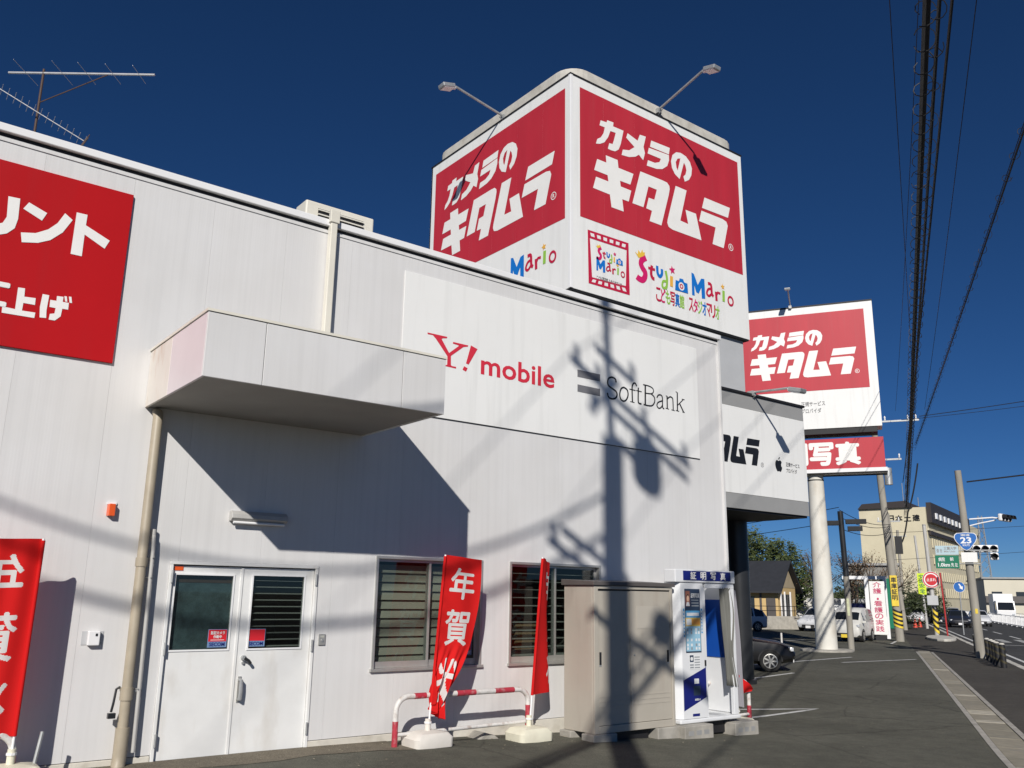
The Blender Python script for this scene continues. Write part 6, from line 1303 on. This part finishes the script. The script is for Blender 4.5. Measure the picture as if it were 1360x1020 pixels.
tree('large dark evergreen tree behind the small yellow house, left part of the foliage mass', (60.5, 38.0, -.32), [((0, 0, 5.6), 2.7), ((1.5, -1.8, 5.0), 2.3), ((-1.6, 1.6, 5.0), 2.4), ((.4, -.6, 7.0), 1.7), ((-2.6, 3.0, 4.2), 2.2)], .35, 15000, .13, seed=3)
tree('evergreen tree immediately left of the white pylon column', (64.2, 36.4, -.32), [((0, 0, 4.6), 2.1), ((1.0, -.9, 3.2), 1.8), ((-.8, .6, 3.2), 1.8), ((.2, -.2, 5.9), 1.3), ((-.2, -.2, 2.2), 1.3)], .25, 12000, .13, seed=4)
tree('dark rounded hedge tree by the roadside behind the red post', SQ(92, 12.6, -.4), [((0, 0, 2.0), 1.5), ((1.0, -.6, 1.6), 1.2), ((-.9, .8, 1.5), 1.2)], .15, 6000, .12, 'leaf_d', 'hedge_tree', seed=5)
tree('dark shrub mass behind the kei wagon under the bare trees', SQ(68, 7.6, -.32), [((0, 0, 1.8), 1.5), ((1.4, -2.2, 1.9), 1.5), ((-1.2, 2.0, 1.7), 1.4), ((.6, -1, 2.6), 1.1)], .15, 9000, .12, 'leaf_d', 'shrub', seed=8)
def bare_tree(label, base, h, spread, seed, leaves=300):
    rnd = random.Random(seed); base = Vector(base); t = thing('bare_tree', label, 'tree', base, group='bare winter trees')
    mb = MB(); tips = []
    def grow(p, d, l, r_, lev):
        q = p+d*l; mid = (p+q)/2+Vector((rnd.gauss(0, 1), rnd.gauss(0, 1), 0))*l*.05
        mb.tube([p, mid, q], [r_, r_*.85, r_*.7], M['bark'], 6 if lev < 2 else 4, cap=False)
        if lev >= 5: tips.append(q); return
        for k in range(3 if lev < 4 else 2):
            nd = (d+Vector((rnd.gauss(0, 1), rnd.gauss(0, 1), rnd.gauss(.25, .5)))*spread).normalized()
            grow(p.lerp(q, rnd.uniform(.6, 1)), nd, l*rnd.uniform(.62, .82), r_*.6, lev+1)
    grow(base-UP*.1, UP, h*.30, .13, 0); mb.build('trunk', t, smooth=True)
    mb = MB()
    for k in range(leaves):
        p = tips[rnd.randrange(len(tips))]+Vector((rnd.gauss(0, .15), rnd.gauss(0, .15), rnd.gauss(0, .15))); a = Vector((rnd.gauss(0, 1), rnd.gauss(0, 1), rnd.gauss(0, 1))).normalized(); b = a.orthogonal(); s_ = .045; mb.add([p-a*s_, p+b*s_*.6, p+a*s_, p-b*s_*.6], [(0, 1, 2, 3)], M['leaf_b'])
    mb.build('crown', t, recalc=False)
bare_tree('bare brown twiggy tree right of the thin dark-topped pole', SQ(54.5, 6.9, -.32), 6.6, .55, 21, 900)
bare_tree('bare brown twiggy tree between the pylon column and the thin dark-topped pole', SQ(58, 4.6, -.32), 6.2, .5, 22, 500)
bare_tree('bare tree nearest the leaning yellow-banded pole', SQ(57.5, 8.0, -.32), 6.4, .5, 23, 700)
# distant line of low hills and trees on the horizon is one mass
mb = MB(); rnd = random.Random(4); prev = None
for k in range(2600):
    a = rnd.uniform(R(-10), R(75)); d = rnd.uniform(330, 420); h = rnd.uniform(0, 7.0)*(.6+.4*math.sin(a*17)); p = Vector((d*math.cos(a), d*math.sin(a), h)); u1 = Vector((rnd.gauss(0, 1), rnd.gauss(0, 1), rnd.gauss(0, .7))).normalized(); v1 = u1.orthogonal().normalized(); s_ = rnd.uniform(1.2, 2.6)
    mb.add([p-u1*s_, p+v1*s_, p+u1*s_, p-v1*s_], [(0, 1, 2, 3)], M['leaf_d'])
o = mb.build('far_woodland', recalc=False); o['kind'] = 'stuff'; o['label'] = 'distant line of dark woodland on the horizon behind the buildings'; o['category'] = 'woodland'

# small litter of dry leaves and grit along the foot of the wall
mb = MB(); rnd = random.Random(9); LT = leaf_mat('dry_litter', (.12, .09, .05), (.40, .36, .26))
for k in range(420):
    x = rnd.uniform(1.5, 12.5); y = -.05-abs(rnd.gauss(0, .55)) if rnd.random() < .8 else rnd.uniform(-4, -.3); s_ = rnd.uniform(.006, .016); a = rnd.uniform(0, 6.28); p = gP(x, y, .006+rnd.random()*.006); u1 = Vector((math.cos(a), math.sin(a), rnd.uniform(-.3, .3))); v1 = Vector((-math.sin(a), math.cos(a), rnd.uniform(-.2, .2)))
    mb.add([p-u1*s_, p+v1*s_*.6, p+u1*s_, p-v1*s_*.6], [(0, 1, 2, 3)], LT)
o = mb.build('leaf_litter', recalc=False); o['kind'] = 'stuff'; o['label'] = 'scattered dry leaf litter and grit along the foot of the wall'; o['category'] = 'litter'
